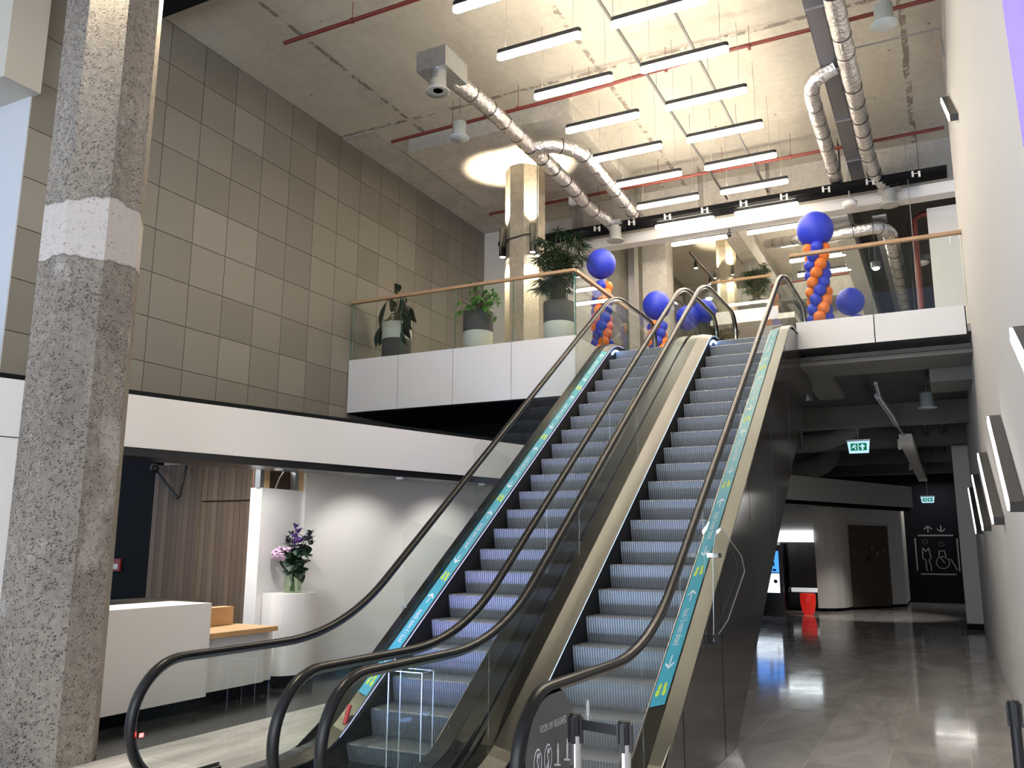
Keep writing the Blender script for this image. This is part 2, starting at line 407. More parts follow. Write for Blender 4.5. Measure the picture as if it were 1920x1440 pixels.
def thing(name, label, cat, loc, group=None):
    o = bpy.data.objects.new(name, None); COL.objects.link(o); o.location = loc; o.empty_display_size = .1
    o['label'] = label; o['category'] = cat
    if group: o['group'] = group
    return o


def tag(o, label, cat, group=None):
    o['label'] = label; o['category'] = cat
    if group: o['group'] = group
    return o


def struct(name, mb, m, **kw):
    o = mb.build(name, m); o['kind'] = 'structure'; return o


def copy_tree(o, loc, label, group=None):
    r = o.copy(); COL.objects.link(r); r.location = loc; r['label'] = label
    if group: r['group'] = group
    for ch in o.children:
        c = ch.copy(); COL.objects.link(c); c.parent = r
        for g in ch.children:
            d = g.copy(); COL.objects.link(d); d.parent = c
    return r


def fillet(pts, rad, n=10):
    out = [Vector(pts[0])]
    for i in range(1, len(pts) - 1):
        p0, p, p1 = Vector(pts[i - 1]), Vector(pts[i]), Vector(pts[i + 1]); r = rad[i - 1]
        if r <= 0: out.append(p); continue
        a = (p0 - p).normalized(); b = (p1 - p).normalized(); ang = a.angle(b); tl = r / tan(ang / 2)
        cc_ = p + (a + b).normalized() * (r / sin(ang / 2)); s0 = p + a * tl; s1 = p + b * tl
        u = (s0 - cc_); w = (s1 - cc_); tot = u.angle(w)
        for k in range(n + 1):
            t = k / n; out.append(cc_ + (u * sin((1 - t) * tot) + w * sin(t * tot)) / sin(tot))
    out.append(Vector(pts[-1])); return out


def interp(curve, y):
    for a, b in zip(curve, curve[1:]):
        if a[0] <= y <= b[0] and b[0] > a[0]:
            return a[1] + (b[1] - a[1]) * (y - a[0]) / (b[0] - a[0])
    return curve[0][1] if y < curve[0][0] else curve[-1][1]


def text_mesh(txt, size, depth=.0):
    cu = bpy.data.curves.new('t', 'FONT'); cu.body = txt; cu.size = size; cu.align_x = 'CENTER'; cu.align_y = 'CENTER'; cu.extrude = depth
    cu.resolution_u = 2
    o = bpy.data.objects.new('t', cu); me = bpy.data.meshes.new_from_object(o)
    v = [tuple(p.co) for p in me.vertices]; f = [tuple(p.vertices) for p in me.polygons]
    bpy.data.objects.remove(o); bpy.data.curves.remove(cu); bpy.data.meshes.remove(me)
    return v, f


def place_text(mb, txt, size, c, ax, ay, sx=1., sy=1.):
    v, f = text_mesh(txt, size); c = Vector(c); ax = Vector(ax); ay = Vector(ay)
    mb.add([c + ax * (p[0] * sx) + ay * (p[1] * sy) for p in v], f); return mb


# ================================================================== SETTING
CEIL = 10.48; XW = .53; UP = 5.42
struct('floor', MB().box(-7.19, 7, -7, 38, -.1, 0), m_floor)
struct('floor_reception', MB().box(-20, -7.19, -7, 38, -.1, .001), m_dfloor)
struct('ceiling', MB().box(-20, 9, -1, 38, CEIL, CEIL + .3), m_ceil)
struct('ceiling_edge_beam', MB().box(-20, -4.9, 7.2, 8.45, 10.2, CEIL), m_black)
struct('wall_left', MB().box(-11.1, -10.9, 6.72, 19.75, 3.8, CEIL), m_tile)
struct('wall_right', MB().box(XW, XW + .3, -7, 24.4, 0, 5.7).box(XW, XW + .3, -7, 16.0, 5.7, CEIL), m_wallR)
struct('wall_right_return', MB().box(.17, XW, 24.2, 24.45, 0, 5.0), m_wall)
struct('baseboard_right', MB().box(.165, XW, 24.17, 24.2, 0, .14), m_black)
struct('wall_entrance_left', MB().box(-18, -10.9, 6.7, 6.719, 0, 8.05), mat('daylight_tinted_wall', (.6, .62, .66), .6))  # white wall; the blue tint of daylight is put into its colour
struct('wall_entrance_soffit', MB().box(-18, -10.72, 6.2, 6.719, 8.05, CEIL), mat('beige_plaster', (.58, .54, .47), .8))

# drop panel round the upper column, edge band, coffers
struct('ceiling_drop_panel', MB().box(-9.65, -5.95, 14.1, 17.88, 10.15, CEIL), m_smooth)
struct('ceiling_band_left', MB().box(-10.9, -10.1, 13.45, 19.75, 10.45, CEIL), m_smooth)
# white downstand beam with black services above
struct('beam_white', MB().box(-8.7, 6, 19.0, 19.35, 9.22, 9.47), m_white)
struct('beam_upstand', MB().box(-8.0, 6, 19.1, 19.3, 9.47, CEIL), m_smooth)

# upper floor slab, in three pieces round the escalator well
struct('floor_upper', MB().box(-10.9, -5.83, 14.0, 38, 5.12, UP).box(-5.83, -2.2, 17.0, 38, 5.12, UP).box(-2.2, 9, 14.85, 38, 5.3, UP), m_smooth)
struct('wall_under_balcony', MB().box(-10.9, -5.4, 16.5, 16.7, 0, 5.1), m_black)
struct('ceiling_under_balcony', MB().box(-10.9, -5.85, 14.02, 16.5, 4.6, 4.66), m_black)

# far upper level
struct('wall_upper_left', MB().box(-10.9, -7.4, 19.75, 19.95, 5.3, CEIL), m_wall)
m_tile2 = m_tile
struct('wall_upper_tiled', MB().box(-7.6, -7.3, 19.95, 34, 5.3, CEIL), m_tile2)
struct('trim_1', MB().box(-7.32, -7.12, 21.35, 21.7, 5.4, 10.3), m_white)
struct('wall_upper_back', MB().box(-7.3, 9, 35, 35.2, 5.3, CEIL), m_dark)
struct('wall_upper_right', MB().box(6, 6.2, 14.9, 35, 5.3, CEIL), m_dark)
struct('ceiling_upper_right', MB().box(-1.95, 6, 19.4, 35, 9.75, 9.85), m_greyceil)
struct('ceiling_beam_upper', MB().box(-1.9, -1.5, 19.4, 35, 9.2, 9.75), m_white)
struct('ceiling_beam_upper_2', MB().box(-4.6, -4.2, 19.4, 35, 9.75, CEIL).box(-7.3, -2, 27.2, 27.6, 9.6, CEIL).box(-7.3, -2, 31.2, 31.6, 9.6, CEIL), m_smooth)
struct('wall_upper_pier', MB().box(.08, .9, 20, 20.5, 5.4, 9.3), m_wall)
struct('wall_upper_pier_2', MB().box(2.2, 6, 22, 22.2, 5.4, 9.75), m_wall)

# lower right passage
struct('ceiling_passage', MB().box(-9, 7, 14.9, 38, 5.05, 5.12), m_greyceil)
struct('ceiling_passage_beams', MB().box(-2.2, XW, 14.95, 16.1, 4.98, 5.05)
       .box(-2.2, -1.72, 15.9, 18.4, 4.93, 5.05).box(-.12, XW, 16.1, 17.3, 4.75, 5.05)
       .box(-3.5, XW, 20.2, 20.7, 4.6, 5.05).box(-5, XW, 23.4, 23.9, 4.45, 5.05).box(-6, XW, 28.0, 28.4, 4.45, 5.05).box(-6, XW, 33.2, 33.6, 4.5, 5.05), m_soffit)
struct('wall_passage_end', MB().box(-1.6, 3.5, 34.85, 35.1, 0, 5), mat('navy_black_paint', (.003, .004, .008), .7, spec=.2))
struct('wall_passage_white', MB().prism([(-9.5, 28.4), (-4.98, 28.4), (-4.98, 29.2), (-3.82, 29.2), (-3.82, 28.4), (-3.55, 28.5), (-3.3, 28.68), (-3.1, 29.0), (-3.02, 29.35),
                                         (-2.97, 29.75), (-1.5, 32.1), (-1.5, 34.8), (-9.5, 34.8)], lambda a, b, t: (a, b, t), .1, 3.4), m_wall)
struct('wall_passage_lintel', MB().box(-4.98, -3.82, 28.4, 29.1, 2.45, 3.4), m_wall)
struct('baseboard_passage', MB().prism([(-9.5, 28.45), (-3.85, 28.45), (-3.55, 28.55), (-3.32, 28.72), (-3.12, 29.02), (-3.0, 29.8), (-1.52, 32.15), (-1.52, 34.8), (-9.5, 34.8)],
                                       lambda a, b, t: (a, b, t), 0, .1), m_black)
struct('wall_passage_back', MB().box(-20, 9, 38, 38.2, 0, 5.3), m_dark)
struct('wall_far_side', MB().box(7, 7.2, 14.9, 38.2, 0, 5.3), m_dark)
struct('wall_passage_left', MB().box(-9.6, -9.4, 17, 38, 0, 5.05), m_dark)
d_ = Vector((2.88, 6.75, 0)).normalized(); n_ = Vector((-d_.y, d_.x, 0))
ca = Vector((-3.91, 23.77, 3.54)) - d_ * 1.6; cb_ = Vector((-1.03, 30.52, 3.54))
struct('trim_passage_bulkhead', MB().obox((ca + cb_) / 2 + n_ * .15, d_, n_, (0, 0, 1), (cb_ - ca).length / 2, .15, .33), m_wall)
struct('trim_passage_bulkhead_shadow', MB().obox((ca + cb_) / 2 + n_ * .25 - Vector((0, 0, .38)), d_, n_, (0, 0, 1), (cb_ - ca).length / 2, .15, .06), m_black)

# reception surround
bd = Vector((.29, 1, 0)).normalized(); bn = Vector((-bd.y, bd.x, 0))
P0 = Vector((-8.54, 6.79, 0)) - bd * 4.2; P1 = Vector((-6.45, 14.0, 0)); L_ = (P1 - P0).length; mid = (P0 + P1) / 2
struct('trim_reception_bulkhead', MB().obox(mid + bn * .2 + Vector((0, 0, 3.39)), bd, bn, (0, 0, 1), L_ / 2, .2, .31), m_white)
struct('trim_reception_bulkhead_top', MB().obox(mid + bd * 1.9 + bn * .27 + Vector((0, 0, 3.73)), bd, bn, (0, 0, 1), L_ / 2 - 2.0, .2, .035), m_black)
struct('trim_reception_bulkhead_base', MB().obox(mid + bn * .32 + Vector((0, 0, 3.03)), bd, bn, (0, 0, 1), L_ / 2, .3, .05), m_blackg)
struct('wall_reception_front_panel', MB().obox(P0 + bd * 1.775 + bn * .05 + Vector((0, 0, 2.12)), bd, bn, (0, 0, 1), 1.775, .04, .95), m_white)
struct('ceiling_reception', MB().obox(mid + bn * 3.2 + Vector((0, 0, 3.75)), bd, bn, (0, 0, 1), L_ / 2 + .5, 3.0, .04), m_black)
Q0 = Vector((-8.93, 10.5, 0)); Q1 = Vector((-7.6, 15.1, 0))
struct('wall_reception_right', MB().obox((Q0 + Q1) / 2 + bn * .08 + Vector((0, 0, 1.75)), (Q1 - Q0).normalized(), bn, (0, 0, 1), (Q1 - Q0).length / 2, .08, 1.65), m_wall)
struct('baseboard_reception', MB().obox((Q0 + Q1) / 2 - bn * .01 + Vector((0, 0, .06)), (Q1 - Q0).normalized(), bn, (0, 0, 1), (Q1 - Q0).length / 2, .015, .06), m_black)
struct('wall_reception_dark', MB().box(-20, -14.05, 12.0, 12.2, 0, 3.68), m_black)
sl = MB().box(-14.05, -9.2, 12.12, 12.25, 0, 3.5)
x = -14.04
while x < -9.4:
    x1_ = x + .132
    if x > -12.9: sl.box(x, x1_, 12.03, 12.12, 0, 2.74); sl.box(x, x1_, 12.03, 12.12, 2.77, 3.49)
    else: sl.box(x, x1_, 12.0, 12.12, 0, 3.49)
    x += .142
struct('wall_reception_slats', sl, m_slat)
struct('wall_reception_back', MB().box(-20, -8.9, 12.9, 13.1, 0, 3.68), m_wall)
struct('wall_reception_pier', MB().box(-9.2, -8.98, 9.6, 10.65, 0, 2.78), m_white)

# pillars
def octagon(cx, cy, r, z0, z1, rot=22.5):
    return MB().prism([(cx + r * cos(R(rot + 45 * k)), cy + r * sin(R(rot + 45 * k))) for k in range(8)], lambda a, b, t: (a, b, t), z0, z1)


struct('column_near', octagon(-7.62, 5.5, .475, 0, CEIL), m_nearcol)
COLC = (-7.84, 16.05)
struct('column_upper', octagon(*COLC, .44, UP, 10.15, 22.5), m_colwarm)
struct('column_upper_square', MB().box(-6.62, -5.98, 20.5, 21.1, UP, CEIL), m_smooth)
struct('column_far', octagon(-5.06, 23.3, .27, 7.7, CEIL, 10), m_colwarm)

# ================================================================== ESCALATORS
SL = tan(R(35.2))
def nose_z(y, off=0.): return SL * y - 4.55 + off
def prof(off, lo, hi, y0, y1, r=1.1):
    ya = (lo + 4.55 - off) / SL; yb = (hi + 4.55 - off) / SL
    return fillet([(y0, lo), (ya, lo), (yb, hi), (y1, hi)], [r, r], 12)


HR = fillet([(5.25, .27), (4.40, .27), (4.40, 1.15), (6.735, 1.15), (14.36, 6.53), (16.85, 6.53), (16.85, 5.75), (15.9, 5.75)], [.435, .435, 2.6, 1.8, .385, .385], 12)
hr_top = [p for p in fillet([(4.41, .71), (4.41, 1.15), (6.735, 1.15), (14.36, 6.53), (16.84, 6.53), (16.84, 6.0)], [.43, 2.6, 1.8, .385], 12)]
deck = prof(.19, .17, 5.56, 4.75, 16.3)
skirt_hi = prof(.15, .13, 5.52, 4.75, 16.3)


def sample(curve, ys): return [(y, interp(curve, y)) for y in ys]


def glass_bottom(y):
    d = interp(deck, y)
    if y < 4.84: return max(.71 - sqrt(max(0, .43 ** 2 - (4.84 - y) ** 2)), .0)
    if y > 16.3: return 6.14 - sqrt(max(0, .385 ** 2 - (y - 16.46) ** 2)) if y > 16.46 else 5.755
    if y < 5.0: return .28 + (d - .28) * (y - 4.84) / .16
    return d


def step_mesh(x0, x1, y, z, drop=None, run=.352, flat=False):
    rise = .2486 if drop is None else drop
    top = [(y + run + .03, z), (y + .012, z), (y, z - .012)]
    face = [(y + .004 + .05 * (t ** 1.6), z - .012 - (rise - .0) * t) for t in (.15, .35, .6, .85, 1.0)]
    pts = top + face + [(y + .07, z - rise - .03), (y + run + .03, z - rise - .03)]
    return MB().prism(pts, lambda a, b, t: (t, a, b), x0, x1)


def escalator(name_i, name, label, xl, xr, gl, gr, cl, cr, phase, skirt_mat, sticker_side):
    t = thing(name, label, 'escalator', ((xl + xr) / 2, 10.5, 0))
    # steps
    y = phase
    while y > 6.2: y -= .352
    noses = prof(0., .0, UP, 5.2, 16.0, .7)
    while y < 14.6:
        z = interp(noses, y)
        zprev = interp(noses, y - .352)
        drop = max(.02, z - zprev)
        if z - zprev > .015:
            step_mesh(xl + .006, xr - .006, y, z, drop + .005).build('step', m_step, t)
        y += .352
    MB().box(xl + .003, xr - .003, 4.2, 6.22, -.004, .012).build('comb_plate', m_alu, t, label='ribbed metal comb plate on the lower floor')
    MB().box(xl + .003, xr - .003, 14.5, 17.0, UP - .03, UP + .004).build('comb_plate', m_alu, t, label='ribbed metal comb plate on the upper floor')
    # skirts, inner and outer decks, handrails, glass
    ys = [4.75 + .1 * i for i in range(116)]
    for side, xs, xg, xc in ((-1, xl, gl, cl), (1, xr, gr, cr)):
        top = sample(skirt_hi, ys); bot = [(y_, max(-.02, min(interp(noses, y_) - .45, UP - .4))) for y_ in ys]
        MB().strip(top, bot, xs, xs + side * .01).build('skirt_panel', m_recess, t)
        # inner deck: from the skirt up to the glass
        tp = sample(deck, ys)
        v = []; f = []
        for i, yv in enumerate(ys):
            zi = interp(skirt_hi, yv); zg = interp(deck, yv)
            v += [(xs - side * .004, yv, zi), (xg, yv, zg), (xg, yv, zg - .03), (xs - side * .004, yv, zi - .02)]
        for i in range(len(ys) - 1):
            for k in range(4): f.append((4 * i + k, 4 * i + (k + 1) % 4, 4 * i + 4 + (k + 1) % 4, 4 * i + 4 + k))
        f += [(0, 1, 2, 3), (4 * len(ys) - 1, 4 * len(ys) - 2, 4 * len(ys) - 3, 4 * len(ys) - 4)]
        MB().add(v, f).build('inner_deck', m_deck, t)
        MB().strip([(a, b + .003) for a, b in sample(skirt_hi, ys)], [(a, b - .012) for a, b in sample(skirt_hi, ys)], xs - side * .010, xs - side * .0045).build('deck_edge_trim', m_trim, t)
        MB().strip([(a, b - .004) for a, b in tp], [(a, b - .04) for a, b in tp], xg, xc + side * .012).build('outer_deck', m_dsteel if (side == 1) == (name_i == 0) or side == -1 else m_deck, t)
        # handrail
        sec = [(-.038, -.018), (-.041, 0), (-.033, .016), (-.015, .024), (.015, .024), (.033, .016), (.041, 0), (.038, -.018)]
        v = []; f = []; n = len(sec); H_ = HR
        for i, p in enumerate(H_):
            tg = (H_[min(i + 1, len(H_) - 1)] - H_[max(i - 1, 0)]).normalized(); nr = Vector((-tg.y, tg.x))
            v += [(xg + a, p.x + nr.x * b, p.y + nr.y * b) for a, b in sec]
        # path runs front-low -> top, outward normal flips sign: keep the crown outside
        sgn = -1
        v = []
        for i, p in enumerate(H_):
            tg = (H_[min(i + 1, len(H_) - 1)] - H_[max(i - 1, 0)]).normalized(); nr = Vector((-tg.y, tg.x))
            v += [(xg + a, p.x + nr.x * b, p.y + nr.y * b) for a, b in sec]
        f = [(i * n + k, i * n + (k + 1) % n, (i + 1) * n + (k + 1) % n, (i + 1) * n + k) for i in range(len(H_) - 1) for k in range(n)]
        h = MB().add(v, f, True); h.add(v[:n], [tuple(range(n))]); h.add(v[-n:], [tuple(range(n))]); hr_o = h.build('handrail', m_rubber, t)
        # metal guide under the rubber
        v = []
        for i, p in enumerate(H_):
            tg = (H_[min(i + 1, len(H_) - 1)] - H_[max(i - 1, 0)]).normalized(); nr = Vector((-tg.y, tg.x))
            v += [(xg + a, p.x + nr.x * b, p.y + nr.y * b) for a, b in ((-.016, -.045), (-.016, -.018), (.016, -.018), (.016, -.045))]
        MB().add(v, [(i * 4 + k, i * 4 + (k + 1) % 4, (i + 1) * 4 + (k + 1) % 4, (i + 1) * 4 + k) for i in range(len(H_) - 1) for k in range(4)]).build('handrail_guide', m_trim, t)
        # glass panes
        cuts = [4.42, 6.55, 8.55, 10.55, 12.55, 14.55, 16.82]
        for a, b in zip(cuts, cuts[1:]):
            nseg = max(8, int((b - a) / .08)); yv = [a + .004 + (b - a - .008) * i / nseg for i in range(nseg + 1)]
            tpz = [(y_, interp(hr_top, y_) - .03 if y_ > 4.5 and y_ < 16.7 else interp(hr_top, y_)) for y_ in yv]
            btz = [(y_, min(glass_bottom(y_), tz - .01)) for (y_, tz) in tpz]
            MB().strip(tpz, btz, xg - .005, xg + .005).build('glass_panel', m_glass, t)
        # light strip along the skirt, seen as the cold glow on the step ends
        if side == -1:
            yq = [6.6 + .1 * i for i in range(80)]
            MB().strip([(a, b - .0125) for a, b in sample(skirt_hi, yq)], [(a, b - .0155) for a, b in sample(skirt_hi, yq)], xs + .0112, xs + .0135).build('skirt_light', skirt_mat, t)
    # outer cladding
    under = [(4.6, .005), (9.04, .005), (15.55, 4.6), (17.6, 4.6)]
    ysb = [4.75, 5.5, 6.2, 7, 8, 9.04, 10, 11, 12, 13, 14, 14.6, 15.55, 16.3]
    tpb = [(a, interp(deck, a) - .042) for a in ysb]; btb = [(a, interp(under, a)) for a in ysb]
    for xc, s in ((cl, -1), (cr, 1)):
        MB().strip(tpb, btb, xc, xc - s * .01).build('side_cladding', m_side, t)
    # joints of the cladding and truss floor
    MB().strip([(a, b + .012) for a, b in btb], btb, cl + .01, cr - .01).build('truss_soffit', m_blackg, t)
    MB().strip([(4.75, .16), (5.2, .16)], [(4.75, 0.), (5.2, 0.)], cl + .02, xl).build('lower_end_cap', m_blackg, t)
    MB().strip([(4.75, .16), (5.2, .16)], [(4.75, 0.), (5.2, 0.)], xr, cr - .02).build('lower_end_cap', m_blackg, t)
    # comb lights: small arcs at the top and one at the bottom
    MB().tube([(xl + .02, 14.15 + .35 * cos(R(a)), 5.08 + .3 * sin(R(a))) for a in range(60, 150, 10)], .016, 8).build('comb_light', m_blueglow, t)
    return t


e1 = escalator(0, 'escalator', 'left of the two escalators, its step ends glowing violet blue', -5.09, -4.09, -5.20, -3.91, -5.35, -3.76, 7.06, m_skirtL, -1)
e2 = escalator(1, 'escalator', 'right of the two escalators, beside the open passage', -3.35, -2.35, -3.53, -2.20, -3.68, -2.07, 6.84, m_skirtR, 1)
# cladding joints on the passage side
for yj in (7.2, 8.6, 10.2, 11.8, 13.4):
    z1_ = interp(deck, yj) - .05; z0_ = max(.01, interp([(4.6, .005), (9.04, .005), (15.55, 4.6), (17.6, 4.6)], yj))
    MB().box(-2.0685, -2.066, yj - .004, yj + .004, z0_, z1_).build('cladding_joint', m_blackg, e2)
# fill between the two machines
MB().strip([(a, interp(deck, a) - .03) for a in (4.9, 5.5, 6, 6.3, 6.6, 7, 8, 10, 12, 13.5, 14, 14.4, 15, 16.3)], [(a, max(0.0, interp(deck, a) - .25)) for a in (4.9, 5.5, 6, 6.3, 6.6, 7, 8, 10, 12, 13.5, 14, 14.4, 15, 16.3)], -3.76, -3.68).build('centre_deck', m_dsteel, e2)
# red emergency light on the left escalator, key switch and brush of light on the floor
MB().tube([(-5.12, 6.72, .34), (-5.115, 6.78, .50)], .022, 10).build('emergency_stop_sticker', mat('red_vinyl', (.55, .03, .03), .4), e1)
MB().box(-5.158, -5.15, 4.452, 4.482, .64, .665).build('indicator_light', m_redled, e1)
for (e_, xx_, cc_, pw, tx) in ((e1, -4.03, (.38, .42, 1), 190, -4.7), (e1, -5.14, (.38, .42, 1), 190, -4.5), (e2, -3.40, (.5, .72, 1), 75, -2.8), (e2, -2.30, (.5, .72, 1), 60, -2.9)):
    MB().box(xx_ - .03, xx_ + .03, 5.02, 5.14, .19, .215).build('newel_light', m_blueglow, e_)
    spot('escalator_newel_light', (xx_, 5.16, .36), (tx, 11.5, 3.9), pw * .95, cc_, 64, .9, .12)


# teal distance stickers along the inner decks
def sticker_strip(parent, xa, xb, y0, y1, dirx, dz0=.006):
    m_ = xb - xa
    yv = [y0 + (y1 - y0) * i / 60 for i in range(61)]
    def pt(s, y, lift=0.):  # s 0..1 across from skirt edge to glass
        zi = interp(skirt_hi, y); zg = interp(deck, y); x_ = xa + (xb - xa) * s
        return Vector((x_, y, zi + (zg - zi) * s + .008 + lift))
    v = []; f = []
    for y_ in yv: v += [pt(.04, y_), pt(.96, y_)]
    f = [(2 * i, 2 * i + 1, 2 * i + 3, 2 * i + 2) for i in range(60)]
    st = MB().add(v, f).build('distance_sticker', m_teal, parent, label='teal floor sticker strip with white lettering and arrows')
    def decal(mb, verts, faces, y):
        # local x across the strip (skirt->glass 0..1), local y along the slope
        mb.add([pt(.5 + p[0], y + p[1] * cos(R(35.2)), .004) for p in verts], faces)
    y = y0 + .12
    period = 1.36 * .985
    wid = abs(xb - xa)
    while y < y1 - .2:
        ft = MB(); wr = MB()
        for sx in (-.2, .2):                                 # pair of footprints
            n = 8; vs = [(sx + .13 * cos(2 * pi * k / n), .045 * sin(2 * pi * k / n)) for k in range(n)]
            decal(ft, vs, [tuple(range(n))], y); decal(ft, [(a * .8, b + .07) for a, b in vs], [tuple(range(n))], y)
        for base, sgn in ((.30, -1), (1.05, 1)):             # arrows away from the words
            L2 = .17
            ar = MB()
            decal(ar, [(-.035, -L2 / 2), (.035, -L2 / 2), (.035, L2 / 2), (-.035, L2 / 2)], [(0, 1, 2, 3)], y + base)
            e = sgn * L2 / 2
            for s2 in (-1, 1):
                decal(ar, [(0, e), (s2 * .28, e - sgn * .055), (s2 * .28, e - sgn * .085), (0, e - sgn * .03)], [(0, 1, 2, 3)], y + base)
            if y + base < y1 - .12: ar.build('arrow', m_print, st)
        vt, ftx = text_mesh('houd 1,5 meter afstand', .1)
        wmax = max(p[0] for p in vt) * 2
        s_ = .5 / wmax
        # words run up the slope; letters stand towards the glass on the left, readable from the steps
        decal(wr, [((-p[1] / .1) * .62 * dirx, p[0] * s_ * dirx * 1.0) for p in vt], ftx, y + .68)
        ft.build('footprints', m_yg, st)
        if y + .95 < y1: wr.build('lettering', m_print, st)
        y += period
    return st


sticker_strip(e1, -5.09, -5.195, 7.0, 13.7, 1)
sticker_strip(e2, -2.35, -2.205, 7.15, 13.9, -1)

# acrylic shields clipped to the escalators and the sign on the newel
def shield(name, label, pts, th, ax):
    t = thing(name, label, 'leaflet holder', (pts[0][0], pts[0][1], 0.02))
    return t


ah = thing('acrylic_holder', 'empty clear acrylic box standing before the left escalator steps', 'holder', (-4.26, 6.5, .02))
for (a, b) in (((-4.44, 6.42), (-4.1, 6.42)), ((-4.44, 6.6), (-4.1, 6.6))):
    MB().box(a[0], b[0], a[1], a[1] + .006, .02, .9).build('acrylic_sheet', m_acryl, ah)
for xx_ in (-4.44, -4.1):
    MB().box(xx_ - .003, xx_ + .003, 6.42, 6.606, .02, .9).build('acrylic_side', m_acryl, ah)
ed = MB()
for xx_ in (-4.44, -4.1):
    for yy_ in (6.42, 6.603): ed.box(xx_ - .004, xx_ + .004, yy_ - .004, yy_ + .004, .02, .9)
ed.box(-4.44, -4.1, 6.415, 6.423, .892, .9).box(-4.44, -4.1, 6.6, 6.608, .892, .9).box(-4.444, -4.436, 6.42, 6.606, .892, .9).box(-4.104, -4.096, 6.42, 6.606, .892, .9)
ed.build('acrylic_rim', m_acryle, ah)

ag = thing('acrylic_guard', 'clear acrylic climb guard clipped to the outside of the right escalator', 'guard', (-2.05, 8.6, .9))
pts = [(8.15, 1.1), (8.25, 1.92), (8.42, 2.12), (8.62, 2.15), (9.5, 1.86), (9.62, 1.7), (8.75, 1.25)]
MB().prism(pts, lambda a, b, t: (t, a, b), -2.04, -2.032).build('acrylic_sheet', m_acryl, ag)
eb = MB()
for i in range(len(pts)): eb.tube([(-2.036, *pts[i]), (-2.036, *pts[(i + 1) % len(pts)])], .0045, 6)
eb.build('acrylic_rim', m_acryle, ag)
MB().box(-2.12, -2.0, 8.15, 8.3, 1.08, 1.16).build('clamp', m_blackp, ag)
MB().box(-2.14, -2.03, 8.42, 8.56, 1.86, 1.9).build('clamp', m_chrome, ag)

dc = thing('prohibition_sign', 'round grey escalator safety sign inside the right escalator newel', 'sign', (-2.2, 4.86, .3))
MB().prism([(4.85 + .36 * cos(2 * pi * k / 40), .74 + .40 * sin(2 * pi * k / 40)) for k in range(40)], lambda a, b, t: (t, a, b), -2.188, -2.184).build('disc', m_decal, dc)
wr = MB(); place_text(wr, 'VOOR UW VEILIGHEID', .06, (-2.181, 4.86, .93), (0, 1, 0), (0, 0, 1), .62, 1)
for k, yc in enumerate((4.64, 4.78, 4.92, 5.06)):
    if k < 2:
        n = 24; ring = [(yc + .055 * cos(2 * pi * i / n), .76 + .08 * sin(2 * pi * i / n)) for i in range(n)]; ri = [(yc + .046 * cos(2 * pi * i / n), .76 + .068 * sin(2 * pi * i / n)) for i in range(n)]
        wr.add([(-2.181, *p) for p in ring + ri], [(i, (i + 1) % n, n + (i + 1) % n, n + i) for i in range(n)])
        wr.add([(-2.181, yc - .035, .70), (-2.181, yc - .028, .69), (-2.181, yc + .036, .82), (-2.181, yc + .028, .83)], [(0, 1, 2, 3)])
    # little standing figures
    n = 10; wr.add([(-2.181, yc + .012 * cos(2 * pi * i / n), .80 + .017 * sin(2 * pi * i / n)) for i in range(n)], [tuple(range(n))])
    wr.add([(-2.181, yc - .016, .785), (-2.181, yc + .016, .785), (-2.181, yc + .012, .70), (-2.181, yc - .012, .70)], [(0, 1, 2, 3)])
    if k > 1: wr.add([(-2.181, yc - .05, .70), (-2.181, yc + .04, .68), (-2.181, yc + .04, .692), (-2.181, yc - .05, .712)], [(0, 1, 2, 3)])
for k in range(9): wr.box(-2.182, -2.181, 4.74 + .036 * k, 4.74 + .036 * k + .026, .535, .56)
wr.build('pictograms', m_print, dc)
kk = MB().prism([(5.42 + .022 * cos(2 * pi * k / 16), .93 + .055 * sin(2 * pi * k / 16)) for k in range(16)], lambda a, b, t: (t, a, b), -2.190, -2.187).box(-2.190, -2.187, 5.414, 5.426, .80, .88)
tag(kk.build('glass_decal', m_print), 'small white lollipop decal stuck on the right escalator glass', 'decal')

# ================================================================== STANCHIONS
def stanchion(loc, label, post_mat):
    t = thing('barrier_post', label, 'barrier post', (loc[0], loc[1], 0), 'queue barrier posts')
    x, y = loc
    MB().lathe([(.17, 0), (.17, .015), (.15, .025), (.03, .04)], (x, y, 0)).build('base', post_mat, t)
    MB().lathe([(.033, .03), (.033, .88)], (x, y, 0)).build('pole', post_mat, t)
    MB().lathe([(.036, .88), (.036, .985), (.034, 1.0), (.0, 1.0)], (x, y, 0)).build('belt_cassette', m_blackp, t)
    h = MB().box(x - .045, x + .045, y - .012, y + .012, .84, .985).box(x - .012, x + .012, y - .045, y + .045, .84, .985)
    h.build('belt_clip', m_blackp, t)
    return t


s1 = stanchion((-2.05, 4.88), 'left chrome barrier post at the foot of the right escalator', m_chrome)
s2 = stanchion((-1.72, 4.80), 'right chrome barrier post at the foot of the right escalator', m_chrome)
s3 = stanchion((.27, 6.62), 'black barrier post against the right wall', m_blackp)
bl = MB().obox((-1.885, 4.84, .945), Vector((.33, -.08, 0)).normalized(), Vector((.08, .33, 0)).normalized(), (0, 0, 1), .13, .002, .028).build('barrier_belt', m_blackp)
tag(bl, 'short black belt stretched between the two chrome barrier posts', 'belt')

